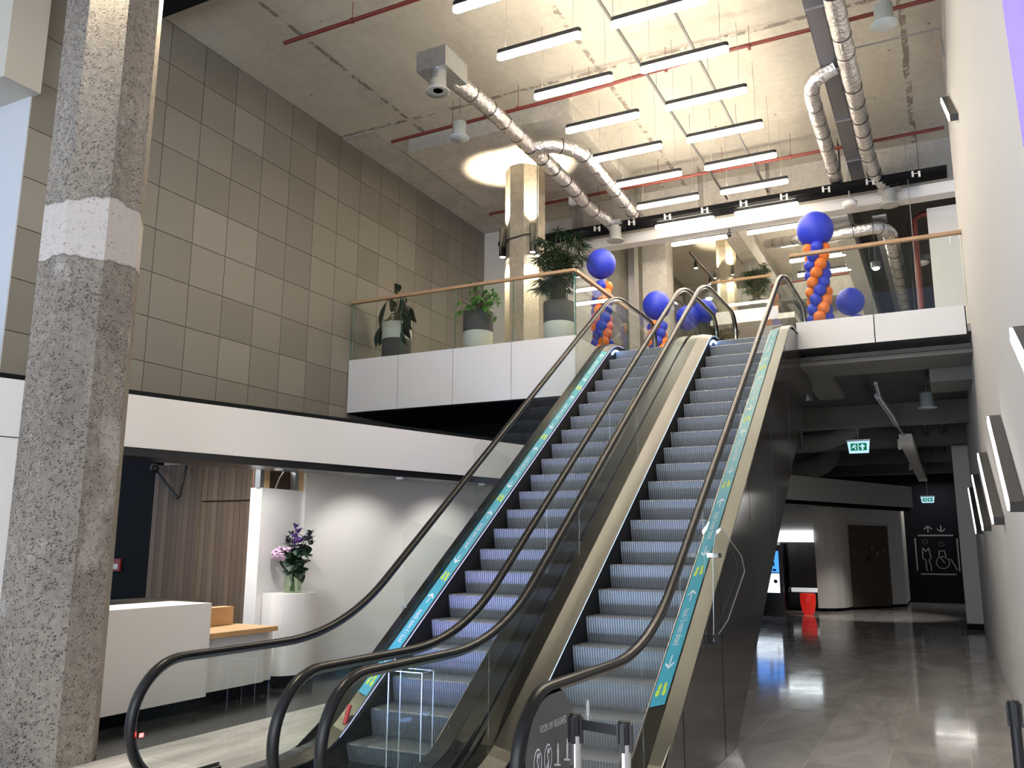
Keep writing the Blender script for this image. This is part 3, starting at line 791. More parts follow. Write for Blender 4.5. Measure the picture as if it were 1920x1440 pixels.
# ================================================================== BALCONIES
def rail_run(name, label, p0, p1, zt, zb, joints, edge_ends=True):
    """glass balustrade with oak rail: p0->p1 in plan"""
    a = Vector((*p0, 0)); b = Vector((*p1, 0)); d = (b - a).normalized(); n = Vector((-d.y, d.x, 0))
    t = thing(name, label, 'balustrade', (a.x, a.y, zb)); Lr = (b - a).length
    MB().obox((a + b) / 2 + Vector((0, 0, zt - .025)), d, n, (0, 0, 1), Lr / 2 + .02, .045, .027).build('handrail', m_rail, t)
    cuts = [0] + [j for j in joints] + [Lr]
    for i, (c0, c1) in enumerate(zip(cuts, cuts[1:])):
        g = MB().obox(a + d * ((c0 + c1) / 2) + Vector((0, 0, (zt - .05 + zb) / 2)), d, n, (0, 0, 1), (c1 - c0) / 2 - .006, .009, (zt - .05 - zb) / 2).build('glass_panel', m_glass, t)
        for cc_ in (c0 + .006,) + ((c1 - .006,) if i == len(cuts) - 2 else ()):
            MB().obox(a + d * cc_ + Vector((0, 0, (zt - .05 + zb) / 2)), d, n, (0, 0, 1), .002, .0095, (zt - .05 - zb) / 2 - .003).build('glass_edge', m_gedge, g)
    return t


def fascia(name, panels, m=m_white):
    for bx in panels:
        struct(name, MB().box(*bx), m)


# left balcony
ZT, FT, FB = 6.99, 5.72, 4.62
js = [-10.89, -9.65, -8.37, -7.10, -5.83]
for i, (a, b) in enumerate(zip(js, js[1:])):
    struct('trim_fascia_left_%d' % (i + 1), MB().box(a + .006, b - .006, 13.95, 13.98, FB, FT), m_white)
struct('trim_fascia_backing', MB().box(-10.9, -5.84, 13.98, 14.02, FB, FT - .01).box(-5.86, -5.84, 14.0, 17.0, 4.66, FT - .01).box(-2.1, XW - .05, 14.83, 14.86, 5.25, 5.71), m_black)
struct('trim_fascia_return', MB().box(-5.84, -5.81, 13.956, 17.0, FB, FT), m_white)
rail_run('balustrade', 'long glass balustrade with oak rail in front of the three planters', (-10.88, 14.0), (-5.83, 14.0), ZT, FT, [1.24, 2.52, 3.79])
rail_run('balustrade', 'glass balustrade with oak rail turning back beside the left escalator', (-5.83, 14.05), (-5.83, 16.9), ZT - .001, FT, [1.35])
for a, b in ((-2.08, -.86), (-.85, .47)):
    struct('trim_fascia_right', MB().box(a, b - .006, 14.8, 14.83, 5.25, FT), m_white)
rail_run('balustrade', 'glass balustrade with oak rail to the right of the escalators', (-2.1, 14.83), (XW - .01, 14.83), 6.95, FT, [1.24])

# far raised platform with its own balustrade
struct('floor_platform', MB().box(-5.4, -3.2, 22.6, 30, 7.85, 8.0), m_white)
struct('trim_platform_fascia', MB().box(-5.4, -3.6, 22.55, 22.6, 7.85, 8.2), m_white)
rail_run('balustrade', 'small far glass balustrade with oak rail behind the escalators', (-5.35, 22.62), (-3.75, 22.62), 9.1, 8.2, [.8])

# ================================================================== COLUMN LIGHTS
def col_light(x, y, z0, z1, label, r=.075, power=120):
    t = thing('wall_lamp', label, 'lamp', (x, y, z0), None)
    MB().lathe([(r * .85, z0 + .02), (r, z0 + .02), (r, z0), (r, z1), (r * .9, z1), (r * .9, z1 - .02)], (x, y, 0)).build('lamp_housing', m_brownplastic, t)
    MB().lathe([(.0001, z0 + .012), (r * .82, z0 + .01)], (x, y, 0)).build('lens', m_bulb, t)
    return t


lampsU = [(-7.82, 14.78, 'left black cylinder lamp on the concrete column behind the balustrade'), (-7.03, 14.72, 'right black cylinder lamp on the concrete column behind the balustrade')]
dirs = [(-.72, -.7), (.66, -.75)]
cx, cy_ = COLC
for (dx, dy, lab) in ((-.365, -.365, lampsU[0][2]), (.365, -.365, lampsU[1][2])):
    x, y = cx + dx, cy_ + dy
    t = col_light(x, y, 8.09, 8.73, lab)
    MB().box(x - .03, x + .03, y, y + .06, 8.36, 8.44).build('bracket', m_blackp, t)
    spot('column_uplight', (x, y, 8.75), (cx + dx * .92, cy_ + dy * .92, 9.75), 460, (1, .86, .62), 75, .6, .04)
    spot('column_downlight', (x, y, 8.06), (cx + dx * .92, cy_ + dy * .92, 7.0), 260, (1, .86, .62), 75, .6, .04)
MB_ = MB().tube([(cx - .46, cy_ - .25, 8.3), (cx - .2, cy_ - .43, 8.45), (cx + .2, cy_ - .44, 8.5), (cx + .36, cy_ - .42, 8.5)], .016, 8)
tag(MB_.build('power_cable', m_blackp), 'black cable slung round the concrete column between its two lamps', 'cable')
for (dx, dy, lab) in ((-.25, -.17, 'left small cylinder lamp on the far lit column'), (.2, -.25, 'right small cylinder lamp on the far lit column')):
    x, y = -5.06 + dx * 1.15, 23.3 + dy * 1.15
    col_light(x, y, 9.35, 9.62, lab, .045)
    spot('column_uplight', (x, y - .02, 9.65), (-5.06 + dx * .6, 23.3 + dy * .6, 10.3), 60, (1, .86, .62), 100, .5)
    spot('column_downlight', (x, y - .02, 9.32), (-5.06 + dx * .6, 23.3 + dy * .6, 8.6), 60, (1, .86, .62), 100, .5)
# same lamps high on the near column, above the picture edge
for k, (dx, dy) in enumerate(((.385, -.385), (.385, .385))):
    t = col_light(-7.62 + dx, 5.5 + dy, 8.35, 8.95, 'high cylinder lamp on the near concrete column, side %s' % ('facing the street' if k == 0 else 'facing the escalators'))
    spot('column_downlight', (-7.62 + dx, 5.5 + dy, 8.32), (-7.62 + dx * .9, 5.5 + dy * .9, 7.2), 300, (1, .86, .62), 75, .6, .04)

# ================================================================== LED LAMPS
LY0, LDY = 9.125, 1.31
pend = None; cnt = 0
row_names = ['nearest', 'second', 'third', 'fourth', 'fifth', 'sixth', 'seventh', 'eighth', 'ninth', 'tenth', 'eleventh', 'twelfth', 'thirteenth']


def make_pendant(loc, label):
    t = thing('linear_lamp', label, 'lamp', loc, 'linear ceiling lamps')
    x, y, z = loc; L = 1.365
    def stad(r0, z0, z1, w):
        n = 8; h = w / 2; pts = [(x + L / 2 - h + h * sin(pi * k / n), y - h * cos(pi * k / n)) for k in range(n + 1)] + [(x - L / 2 + h - h * sin(pi * k / n), y + h * cos(pi * k / n)) for k in range(n + 1)]
        return MB().prism(pts, lambda a, b, t_: (a, b, t_), z0, z1)
    stad(0, z + .055, z + .12, .115).build('lamp_housing', m_blackp, t)
    stad(0, z - .01, z + .054, .108).build('diffuser', m_led, t)
    MB().box(x - .62, x + .62, y - .022, y + .022, z + .12, z + .123).build('added_upglow', m_up, t)  # added glowing strip lighting the ceiling, not a part of the lamp
    for sx in (-.55, .55): MB().tube([(x + sx, y, z + .12), (x + sx + .015, y, z + .7), (x + sx, y, CEIL - .002)], .004, 5).build('suspension_wire', m_cable, t)
    return t


for ci, (xc, cname) in enumerate(((-4.885, 'left'), (-3.06, 'right'))):
    for k in range(9):
        y = LY0 + LDY * k
        loc = (xc, y, 9.21)
        if 18.9 < y < 19.5: loc = (xc, y, 9.08)
        lab = 'linear LED lamp in the %s column, %s from the viewer' % (cname, row_names[k])
        if pend is None: pend = make_pendant(loc, lab); first = Vector(loc)
        else: copy_tree(pend, Vector(loc), lab)
for k in range(3):
    copy_tree(pend, Vector((-2.5, 20.85 + 1.31 * k, 9.21)), 'far linear LED lamp beyond the white beam, %s of its short row' % row_names[k])

# ceiling rails (black lighting tracks)
for k, xk in enumerate((-4.02, -3.1)):
    y1_ = 18.9
    o = MB().box(xk - .018, xk + .018, 2, y1_, 9.86, 9.9)
    r = 2.5
    while r < y1_: o.box(xk - .003, xk + .003, r, r + .006, 9.9, CEIL - .003); r += 2.2
    tag(o.build('ceiling_track', m_brownplastic), 'long dark ceiling track, %s of the pair between the LED lamps' % ('left' if k == 0 else 'right'), 'track')

# red sprinkler pipes
def pipe(name, label, path, r=.035, m=m_redpipe, hang=True, cat='pipe'):
    o = MB().tube(path, r, 10)
    a, b = Vector(path[0]), Vector(path[-1]); n = int((b - a).length / 1.6)
    if hang:
        for k in range(1, n + 1):
            p = a + (b - a) * (k / (n + 1)); o.box(p.x - .004, p.x + .004, p.y - .004, p.y + .004, p.z, CEIL - .002); o.tube([(p.x - .02, p.y, p.z), (p.x + .02, p.y, p.z)], r * 1.35, 10)
    return tag(o.build(name, m), label, cat)


pipe('sprinkler_pipe', 'red sprinkler pipe nearest the camera, ending left under the ceiling', [(-9.23, 9.78, 10.14), (-6.7, 9.78, 10.14), (-1, 9.78, 10.14), (.5, 9.78, 10.14)])
pipe('sprinkler_pipe', 'red sprinkler pipe crossing the lamps in front of the concrete drop panel', [(-9.45, 13.2, 9.95), (-5.2, 13.2, 10.0), (-3, 13.25, 10.13), (.5, 13.25, 10.13)])
pipe('sprinkler_pipe', 'red sprinkler pipe behind the concrete column, furthest before the white beam', [(-9.5, 17.45, 9.95), (.5, 17.45, 9.95)])
pipe('sprinkler_pipe', 'thick red sprinkler riser in the upper right corner', [(2.0, 20.9, 9.55), (-.05, 20.9, 9.5), (-.2, 20.9, 9.4), (-.2, 20.9, 8.6), (-.2, 20.9, 5.43)], .07, hang=False)
pipe('sprinkler_pipe', 'thin red pipe stepping down behind the far lit column', [(-1.9, 25, 9.6), (-4.1, 25, 9.5), (-4.15, 25, 9.45), (-4.15, 25, 9.1), (-4.8, 25, 9.05)], .03, hang=False)
pipe('conduit', 'thin grey conduit running to the right wall near the ceiling', [(-.9, 13.9, 10.0), (XW - .05, 13.9, 10.0), (XW - .04, 13.9, 9.5)], .015, m_cable, hang=False)
pipe('conduit', 'thin dark conduit beside the furthest red pipe', [(-.9, 17.9, 10.2), (.5, 17.9, 10.2)], .015, m_cable)

# ducts
def smooth_path(pts, rad=.35, n=6):
    out = [Vector(pts[0])]
    for i in range(1, len(pts) - 1):
        p0, p, p1 = map(Vector, (pts[i - 1], pts[i], pts[i + 1])); a = (p0 - p); b = (p1 - p); r = min(rad, a.length * .45, b.length * .45)
        s0 = p + a.normalized() * r; s1 = p + b.normalized() * r
        for k in range(n + 1):
            t = k / n; out.append(s0 * (1 - t) ** 2 + p * 2 * t * (1 - t) + s1 * t ** 2)
    out.append(Vector(pts[-1])); return out


def dense(path, step=.1):
    out = []
    for a, b in zip(path, path[1:]):
        n = max(1, int((b - a).length / step))
        for k in range(n): out.append(a + (b - a) * k / n)
    out.append(path[-1]); return out


def duct(label, pts, r, bands=True, rad=.35):
    t = thing('ventilation_duct', label, 'duct', tuple(pts[0]), 'foil wrapped ventilation ducts')
    p = dense(smooth_path(pts, rad), .07); rng = random.Random(len(pts) * 7 + int(r * 100))
    rs = [r * (1 + rng.uniform(-.05, .05)) for _ in p]
    MB().tube(p, rs, 22).build('duct_sleeve', m_foil, t)
    if bands:
        acc = 0
        for i in range(1, len(p)):
            acc += (p[i] - p[i - 1]).length
            if acc > .55:
                acc = 0; d = (p[i] - p[i - 1]).normalized(); MB().tube([p[i] - d * .006, p[i] + d * .006], r * 1.05, 20).build('duct_strap', m_blackp, t)
    return t


duct('foil duct leaving the galvanised box and passing left of the concrete column top', [(-6.85, 11.2, 9.62), (-6.75, 12.0, 9.62), (-6.75, 16.0, 9.62), (-6.85, 17.3, 9.6), (-6.62, 18.05, 9.5), (-6.58, 18.25, 9.42)], .15)
duct('foil duct branch that crosses over and runs beside the LED lamps', [(-6.75, 14.1, 9.62), (-6.35, 14.2, 9.66), (-5.95, 14.7, 9.66), (-5.98, 16.5, 9.62), (-6.02, 18.6, 9.55)], .15)
duct('foil duct running along the right side of the perforated cable tray', [(-.9, 6, 9.62), (-.88, 14.75, 9.6), (-.88, 17.3, 9.6), (-.82, 18.1, 9.5), (-.66, 18.65, 9.45)], .14)
duct('foil duct looping out to the left of the perforated cable tray', [(-1.1, 13.9, 9.75), (-1.48, 13.95, 9.62), (-1.55, 14.4, 9.6), (-1.58, 18.6, 9.6)], .13)
duct('foil duct bending down into the upper right area', [(-2.6, 19.6, 8.9), (-2.1, 19.7, 8.9), (-.95, 19.7, 8.95), (-.7, 20.0, 8.9), (-.65, 21.2, 8.6), (-.6, 24.5, 8.3)], .15, rad=.3)
duct('short foil duct end left of the big blue balloon at the beam', [(-3.6, 21.5, 9.55), (-2.5, 19.75, 8.95)], .12)

pb = thing('plenum_box', 'galvanised sheet metal plenum box at the start of the foil duct', 'duct box', (-6.85, 11.0, 9.5))
MB().box(-7.15, -6.6, 10.6, 11.3, 9.5, 9.85).build('box_body', m_galv, pb)
MB().lathe([(.13, 9.3), (.13, 9.5)], (-6.82, 10.75, 0)).build('spigot', m_galv, pb)
MB().lathe([(.08, 9.16), (.2, 9.13), (.2, 9.15), (.135, 9.2), (.13, 9.34), (.11, 9.34), (.11, 9.18), (.08, 9.16)], (-6.82, 10.75, 0)).build('air_nozzle', mat('pale_grey_paint', (.5, .5, .47), .4), pb)
MB().lathe([(.0001, 9.17), (.105, 9.17)], (-6.82, 10.75, 0)).build('nozzle_throat', m_black, pb)


def nozzle(x, y, z, label):
    t = thing('air_diffuser', label, 'diffuser', (x, y, z), 'round ceiling diffusers')
    MB().lathe([(.0001, z), (.18, z), (.18, z + .012), (.125, z + .03), (.125, z + .3), (.0001, z + .3)], (x, y, 0)).build('diffuser_body', mat('pale_blue_grey_paint', (.5, .55, .56), .4), t)
    MB().tube([(x, y, z + .3), (x, y, CEIL - .002)], .008, 6).build('hanger', m_cable, t)
    return t


nozzle(-7.3, 12.25, 9.12, 'round grey diffuser hanging left of the long foil duct')
nozzle(-.27, 12.0, 9.15, 'round grey diffuser hanging right of the cable tray near the top edge')
nozzle(-.22, 18.3, 4.62, 'round white disc diffuser under the dark passage ceiling')
for (x, y, z, lab) in ((-6.52, 18.2, 9.05, 'air nozzle at the end of the left foil duct by the white beam'), (-.6, 18.72, 9.05, 'air nozzle at the end of the right foil duct by the white beam')):
    t = thing('air_nozzle', lab, 'air nozzle', (x, y, z), 'air nozzles at the duct ends')
    MB().box(x - .22, x + .22, y - .22, y + .22, z + .33, z + .42).build('mounting_plate', m_galv, t)
    MB().lathe([(.1, z), (.2, z - .03), (.2, z - .01), (.14, z + .03), (.14, z + .33)], (x, y, 0)).build('nozzle_body', mat('pale_grey_paint', (.5, .5, .47), .4), t)
    MB().lathe([(.0001, z + .01), (.12, z + .01)], (x, y, 0)).build('nozzle_throat', m_black, t)
tag(MB().lathe([(.0001, 9.02), (.13, 9.02), (.15, 9.05), (.15, 9.12), (.1, 9.16), (.02, 9.17), (.012, 9.17), (.012, 10.47)], (-1.36, 18.4, 0)).build('wireless_access_point', m_white), 'round white ceiling puck hanging next to the cable tray end', 'access point')
tag(MB().lathe([(.0001, 9.55), (.09, 9.55), (.1, 9.6), (.1, 9.72), (.01, 9.74), (.01, 10.47)], (-7.05, 16.9, 0)).build('smoke_detector', m_white), 'small white detector under the slab right of the concrete column', 'detector')
tag(MB().ball((-4.05, 19.1, 9.08), .06).tube([(-4.05, 19.1, 9.1), (-4.05, 19.1, 9.219)], .02, 8).build('dome_camera', m_blackp), 'small black dome camera hanging under the white beam', 'camera')

# perforated cable tray
ct = thing('cable_tray', 'wide perforated grey cable tray running away under the ceiling', 'cable tray', (-1.1, 12, 9.7))
MB().box(-1.32, -1.06, 4, 18.9, 9.78, 9.79).box(-1.325, -1.315, 4, 18.9, 9.78, 9.86).box(-1.065, -1.055, 4, 18.9, 9.78, 9.86).build('tray_channel', mat('grey_perforated_steel', (.25, .25, .28), .45, .6, noise=(50, .35)), ct)
hb = MB()
for k in range(8): hb.box(-1.325, -1.05, 4.5 + 1.9 * k, 4.54 + 1.9 * k, 9.76, 9.778).tube([(-1.32, 4.52 + 1.9 * k, 9.77), (-1.32, 4.52 + 1.9 * k, CEIL - .002)], .006, 5).tube([(-1.055, 4.52 + 1.9 * k, 9.77), (-1.055, 4.52 + 1.9 * k, CEIL - .002)], .006, 5)
hb.build('tray_brackets', m_galv, ct)
ct2 = MB().box(-1.0, -.72, 19.5, 34, 9.1, 9.14)
for k in range(7): ct2.tube([(-1.0, 20.2 + 2 * k, 9.12), (-1.0, 20.2 + 2 * k, 9.75)], .012, 6)
tag(ct2.build('cable_tray', m_galv), 'grey cable tray continuing away beyond the white beam', 'cable tray')
# black bundles running above the white beam
for k in range(4):
    o = MB().tube([(-9.6, 18.55 - .13 * k, 9.42), (.5, 18.55 - .13 * k, 9.42)], .062, 10)
    for j in range(7): o.tube([(-9 + 1.5 * j, 18.55 - .13 * k, 9.42), (-9 + 1.5 * j, 18.55 - .13 * k, CEIL - .002)], .005, 5)
    tag(o.build('insulated_pipe', m_foam, None), 'black insulated pipe running along the white beam, %s of four side by side' % row_names[k], 'pipe', 'black insulated pipes along the beam')
for k in range(9):
    x = -7 + .86 * k
    tag(MB().box(x - .02, x + .02, 18.09, 18.12, 9.32, 9.44).box(x + .1, x + .14, 18.09, 18.12, 9.3, 9.42).box(x - .02, x + .14, 18.1, 18.115, 9.38, 9.39).build('pipe_clip', m_white), 'pair of white pipe clips on the black pipes by the beam, %s from the left' % row_names[k], 'clip', 'white pipe clips')

# ================================================================== WALL BAR LAMPS
def bar_lamp(p0, p1, label, x_in=XW):
    """slanted bar fixed to the right wall: p = (y,z) ends"""
    a = Vector((0, *p0)); b = Vector((0, *p1)); d = (b - a).normalized(); n = Vector((1, 0, 0)); s = d.cross(n)
    c = (a + b) / 2; Lb = (b - a).length / 2
    t = thing('bar_wall_lamp', label, 'wall lamp', (x_in, *p1), 'slanted bar lamps on the right wall')
    MB().obox(c + Vector((x_in - .055, 0, 0)), d, n, s, Lb, .05, .045).build('lamp_housing', m_brownplastic, t)
    sd = s if s.y < 0 else -s
    n2 = 8
    MB().obox(c + Vector((x_in - .1135, 0, 0)), d, n, s, Lb * .985, .008, .04).build('diffuser', m_ledw, t)
    return t


X_ = .42
for k, (p0, p1) in enumerate((((7.78 - 3.9, 2.33), (5.81, 3.23)), ((7.78, 2.28), (9.69, 3.22)), ((10.87, 2.25), (13.53, 3.22)), ((14.44, 2.24), (17.59, 3.22)), ((18.62, 2.25), (21.65, 3.23)))):
    bar_lamp(p0, p1, 'slanted black bar lamp on the right wall, %s of five from the viewer' % row_names[k])
bar_lamp((12.12, 7.63), (14.71, 9.18), 'single black bar lamp high on the right wall just under the ceiling')
sc = [(5.2, 5.3), (5.15, 4.86), (4.95, 4.05), (4.3, 3.4), (2.5, 3.4), (2.5, 5.6), (4.8, 5.8)]
tag(MB().prism(sc, lambda a, b, t: (t, a, b), XW - .03, XW - .001).build('wall_screen', m_purple), 'glowing violet screen high on the right wall at the picture edge', 'screen')

# ================================================================== RECEPTION FURNITURE
dk = thing('reception_desk', 'white reception desk front standing behind the near concrete column', 'desk', (-8.5, 7.2, 0))
MB().box(-8.24, -8.2, 6.05, 8.01, .15, 1.25).box(-8.9, -8.24, 6.05, 8.01, 1.2, 1.25).box(-8.24 - .66, -8.24, 7.97, 8.01, .15, 1.2).build('front_panel', m_white, dk)
MB().box(-8.85, -8.3, 6.05, 8.0, 0, .15).build('plinth', m_black, dk)
MB().box(-8.88, -8.26, 6.1, 7.95, .15, 1.0).build('carcass', m_dark, dk)
lc = thing('lower_counter', 'low white counter with oak worktop between desk and flower pedestal', 'counter', (-8.6, 8.6, 0))
MB().box(-8.95, -8.2, 8.02, 9.22, .82, .88).build('worktop', m_oak, lc)
MB().box(-8.9, -8.3, 8.02, 9.1, .17, .82).box(-8.9, -8.36, 9.115, 9.3, .17, .82).build('panel', m_white, lc)
MB().box(-8.85, -8.4, 8.02, 9.3, 0, .17).build('plinth', m_black, lc)
pd = thing('flower_pedestal', 'white round-ended pedestal counter carrying the flower vase', 'pedestal', (-8.7, 9.8, 0))
pp = [(-8.975, 9.72), (-8.68, 9.58)] + [(-8.66 + .32 * cos(R(a)), 9.98 + .42 * sin(R(a))) for a in range(-75, 91, 9)] + [(-8.975, 10.5)]
MB().prism(pp, lambda a, b, t: (a, b, t), .16, 1.27, False).build('body', m_white, pd)
MB().prism([(a * .985 - .13, b) for a, b in pp], lambda a, b, t: (a, b, t), .0, .16).build('plinth', m_black, pd)
tag(MB().box(-9.1, -8.9, 8.5, 9.1, .885, 1.12).build('wooden_box', m_oak), 'small oak box standing at the back of the oak worktop', 'box')
tag(MB().box(-13.6, -12.2, 10.8, 11.6, .0, .9).build('back_counter', m_black), 'black cabinet behind the reception desk', 'cabinet')
tag(MB().box(-13.65, -12.15, 10.75, 11.65, .901, .96).build('counter_worktop', mat('dull_olive_laminate', (.1, .085, .06), .6)), 'dull olive worktop on the black cabinet behind the desk', 'worktop')
fc = thing('fire_call_point', 'small red fire call point on the black reception wall', 'call point', (-14.9, 12.0, 1.45))
MB().box(-15.02, -14.8, 11.96, 12.0, 1.42, 1.66).build('housing', mat('red_plastic', (.3, .02, .02), .4), fc)
MB().box(-14.97, -14.85, 11.95, 11.96, 1.46, 1.56).build('call_plate', m_white, fc)
rodm = MB().tube([(-14.0, 11.9, 3.45), (-13.15, 11.8, 2.82), (-13.1, 11.8, 2.85), (-13.15, 11.95, 3.45)], .025, 8).ball((-13.9, 11.85, 3.42), .09)
tag(rodm.build('door_closer_rod', m_blackp), 'bent black rod with a ball at the top of the slatted wall', 'rod')
# exposed stud bay over the pier
sb = thing('stud_frame', 'exposed metal and timber studs above the white reception pier', 'stud frame', (-9.1, 10.0, 2.78))
for yv in (9.66, 10.42):
    MB().box(-9.08, -8.99, yv, yv + .1, 2.78, 3.14).build('timber_batten', m_osb, sb)
    MB().box(-9.1, -9.0, yv - .09, yv - .01, 2.78, 3.2).build('metal_stud', m_galv, sb)
MB().box(-9.18, -9.14, 9.6, 10.5, 2.78, 3.1).build('insulation', m_insul, sb)
MB().tube([(-9.05, 9.95, 2.78), (-9.04, 10.02, 2.95), (-9.05, 10.18, 3.12)], .012, 6).build('cable', mat('cream_cable', (.6, .55, .45), .5), sb)

# vase of flowers
vx, vy, vz = -8.62, 9.95, 1.272
vs = thing('flower_vase', 'glass vase of pink hydrangea and dark thistles on the white pedestal', 'vase', (vx, vy, vz))
S = 1.32
MB().lathe([(.0001, vz), (.1 * S, vz), (.115 * S, vz + .02), (.12 * S, vz + .1 * S), (.1 * S, vz + .2 * S), (.075 * S, vz + .26 * S), (.08 * S, vz + .29 * S)], (vx, vy, 0)).build('glass_vessel', m_vase, vs)
st = MB(); rng = random.Random(3); RX = Vector((.892, -.45, 0))
for k in range(9):
    a = rng.uniform(-.1, .1); b = rng.uniform(-.12, .12)
    st.tube([Vector((vx, vy, vz + .02)) + RX * a * -.6, Vector((vx, vy, vz + .28 * S)) + RX * a * .1, Vector((vx, vy, vz + .5 * S)) + RX * a * 1.5 + Vector((0, b, 0))], .006 * S, 5)
st.build('stems', m_leafp, vs)


def leaf(mb, base, tip, w, droop=.0, n=6, side=None, fold=.15):
    base = Vector(base); tip = Vector(tip); d = tip - base; L = d.length; dn = d.normalized()
    sd = side if side is not None else dn.cross(Vector((0, 0, 1)))
    if sd.length < 1e-3: sd = Vector((1, 0, 0))
    sd = sd.normalized(); upv = sd.cross(dn)
    v = []
    for i in range(n + 1):
        t = i / n; ww = w * sin(pi * min(1, (t * .97 + .03)) ** .8) * (1 if t < 1 else 0) + .001
        c = base + d * t + Vector((0, 0, -droop * L * t * t))
        v += [c - sd * ww + upv * (-fold * ww), c + upv * .0, c + sd * ww + upv * (-fold * ww)]
    f = []
    for i in range(n): f += [(3 * i, 3 * i + 1, 3 * i + 4, 3 * i + 3), (3 * i + 1, 3 * i + 2, 3 * i + 5, 3 * i + 4)]
    mb.add(v, f, True)


lf = MB()
for k in range(60):
    a = rng.uniform(-.13, .17) * S; h = rng.uniform(.28, .62) * S; dl = rng.uniform(-1, 1)
    p = Vector((vx, vy, vz + h)) + RX * (a * .95 + .03) + Vector((0, rng.uniform(-.08, .08), 0))
    leaf(lf, p, p + RX * dl * .1 * S + Vector((0, rng.uniform(-.05, .05), rng.uniform(-.16, .06) * S)), .055 * S, .2)
for s_, hh in ((-1, .5), (-1, .42), (-1, .58), (1, .52)):
    p = Vector((vx, vy, vz + hh * S)) + RX * s_ * .06
    for q_ in range(5): leaf(lf, p + RX * s_ * .05 * q_, p + RX * s_ * (.05 * q_ + .08) * S + Vector((0, 0, .05 - .03 * q_)), .012, .3)
lf.build('foliage', m_leafd, vs)
fl_ = MB(); hc = Vector((vx, vy - .12, vz + .5 * S)) + RX * -.075 * S
for k in range(70):
    u_ = rng.uniform(-1, 1); th = rng.uniform(0, 2 * pi); rr = sqrt(1 - u_ * u_); p = hc + Vector((rr * cos(th), rr * sin(th), u_)) * .085 * S
    fl_.ball(p, .024 * S, 6, .7)
fl_.build('hydrangea_head', m_flower, vs)
thm = MB(); thd = MB()
for (a, h, r) in ((-.2, .72, .035), (-.17, .66, .04), (-.1, .77, .035), (0.0, .74, .04), (.02, .8, .04), (.03, .86, .03), (.12, .7, .05), (.16, .76, .04), (.22, .78, .035), (.25, .71, .04), (.19, .64, .04), (-.05, .66, .05), (.07, .68, .06)):
    c = Vector((vx, vy + rng.uniform(-.05, .05), vz + h * S)) + RX * (a * 1.35 + .03) * S; tgt = thm if abs(a - .02) < .06 else thd
    tgt.tube([Vector((vx, vy, vz + .45 * S)), c], .004 * S, 4)
    tgt.ball(c, r * .6 * S, 8)
    for q_ in range(12):
        th = rng.uniform(0, 2 * pi); e = Vector((cos(th) * .8, sin(th) * .8, rng.uniform(-.2, .9))); leaf(tgt, c, c + e * r * 1.7 * S, .012, 0)
thm.build('larkspur_spike', m_thistle, vs); thd.build('thistle_heads', mat('dark_blue_green_thistle', (.02, .028, .035), .6), vs)

for c_ in vs.children:
    c_.scale = (.88, .88, .88) if c_.name.startswith('glass_vessel') else (1.3, 1.3, .84)

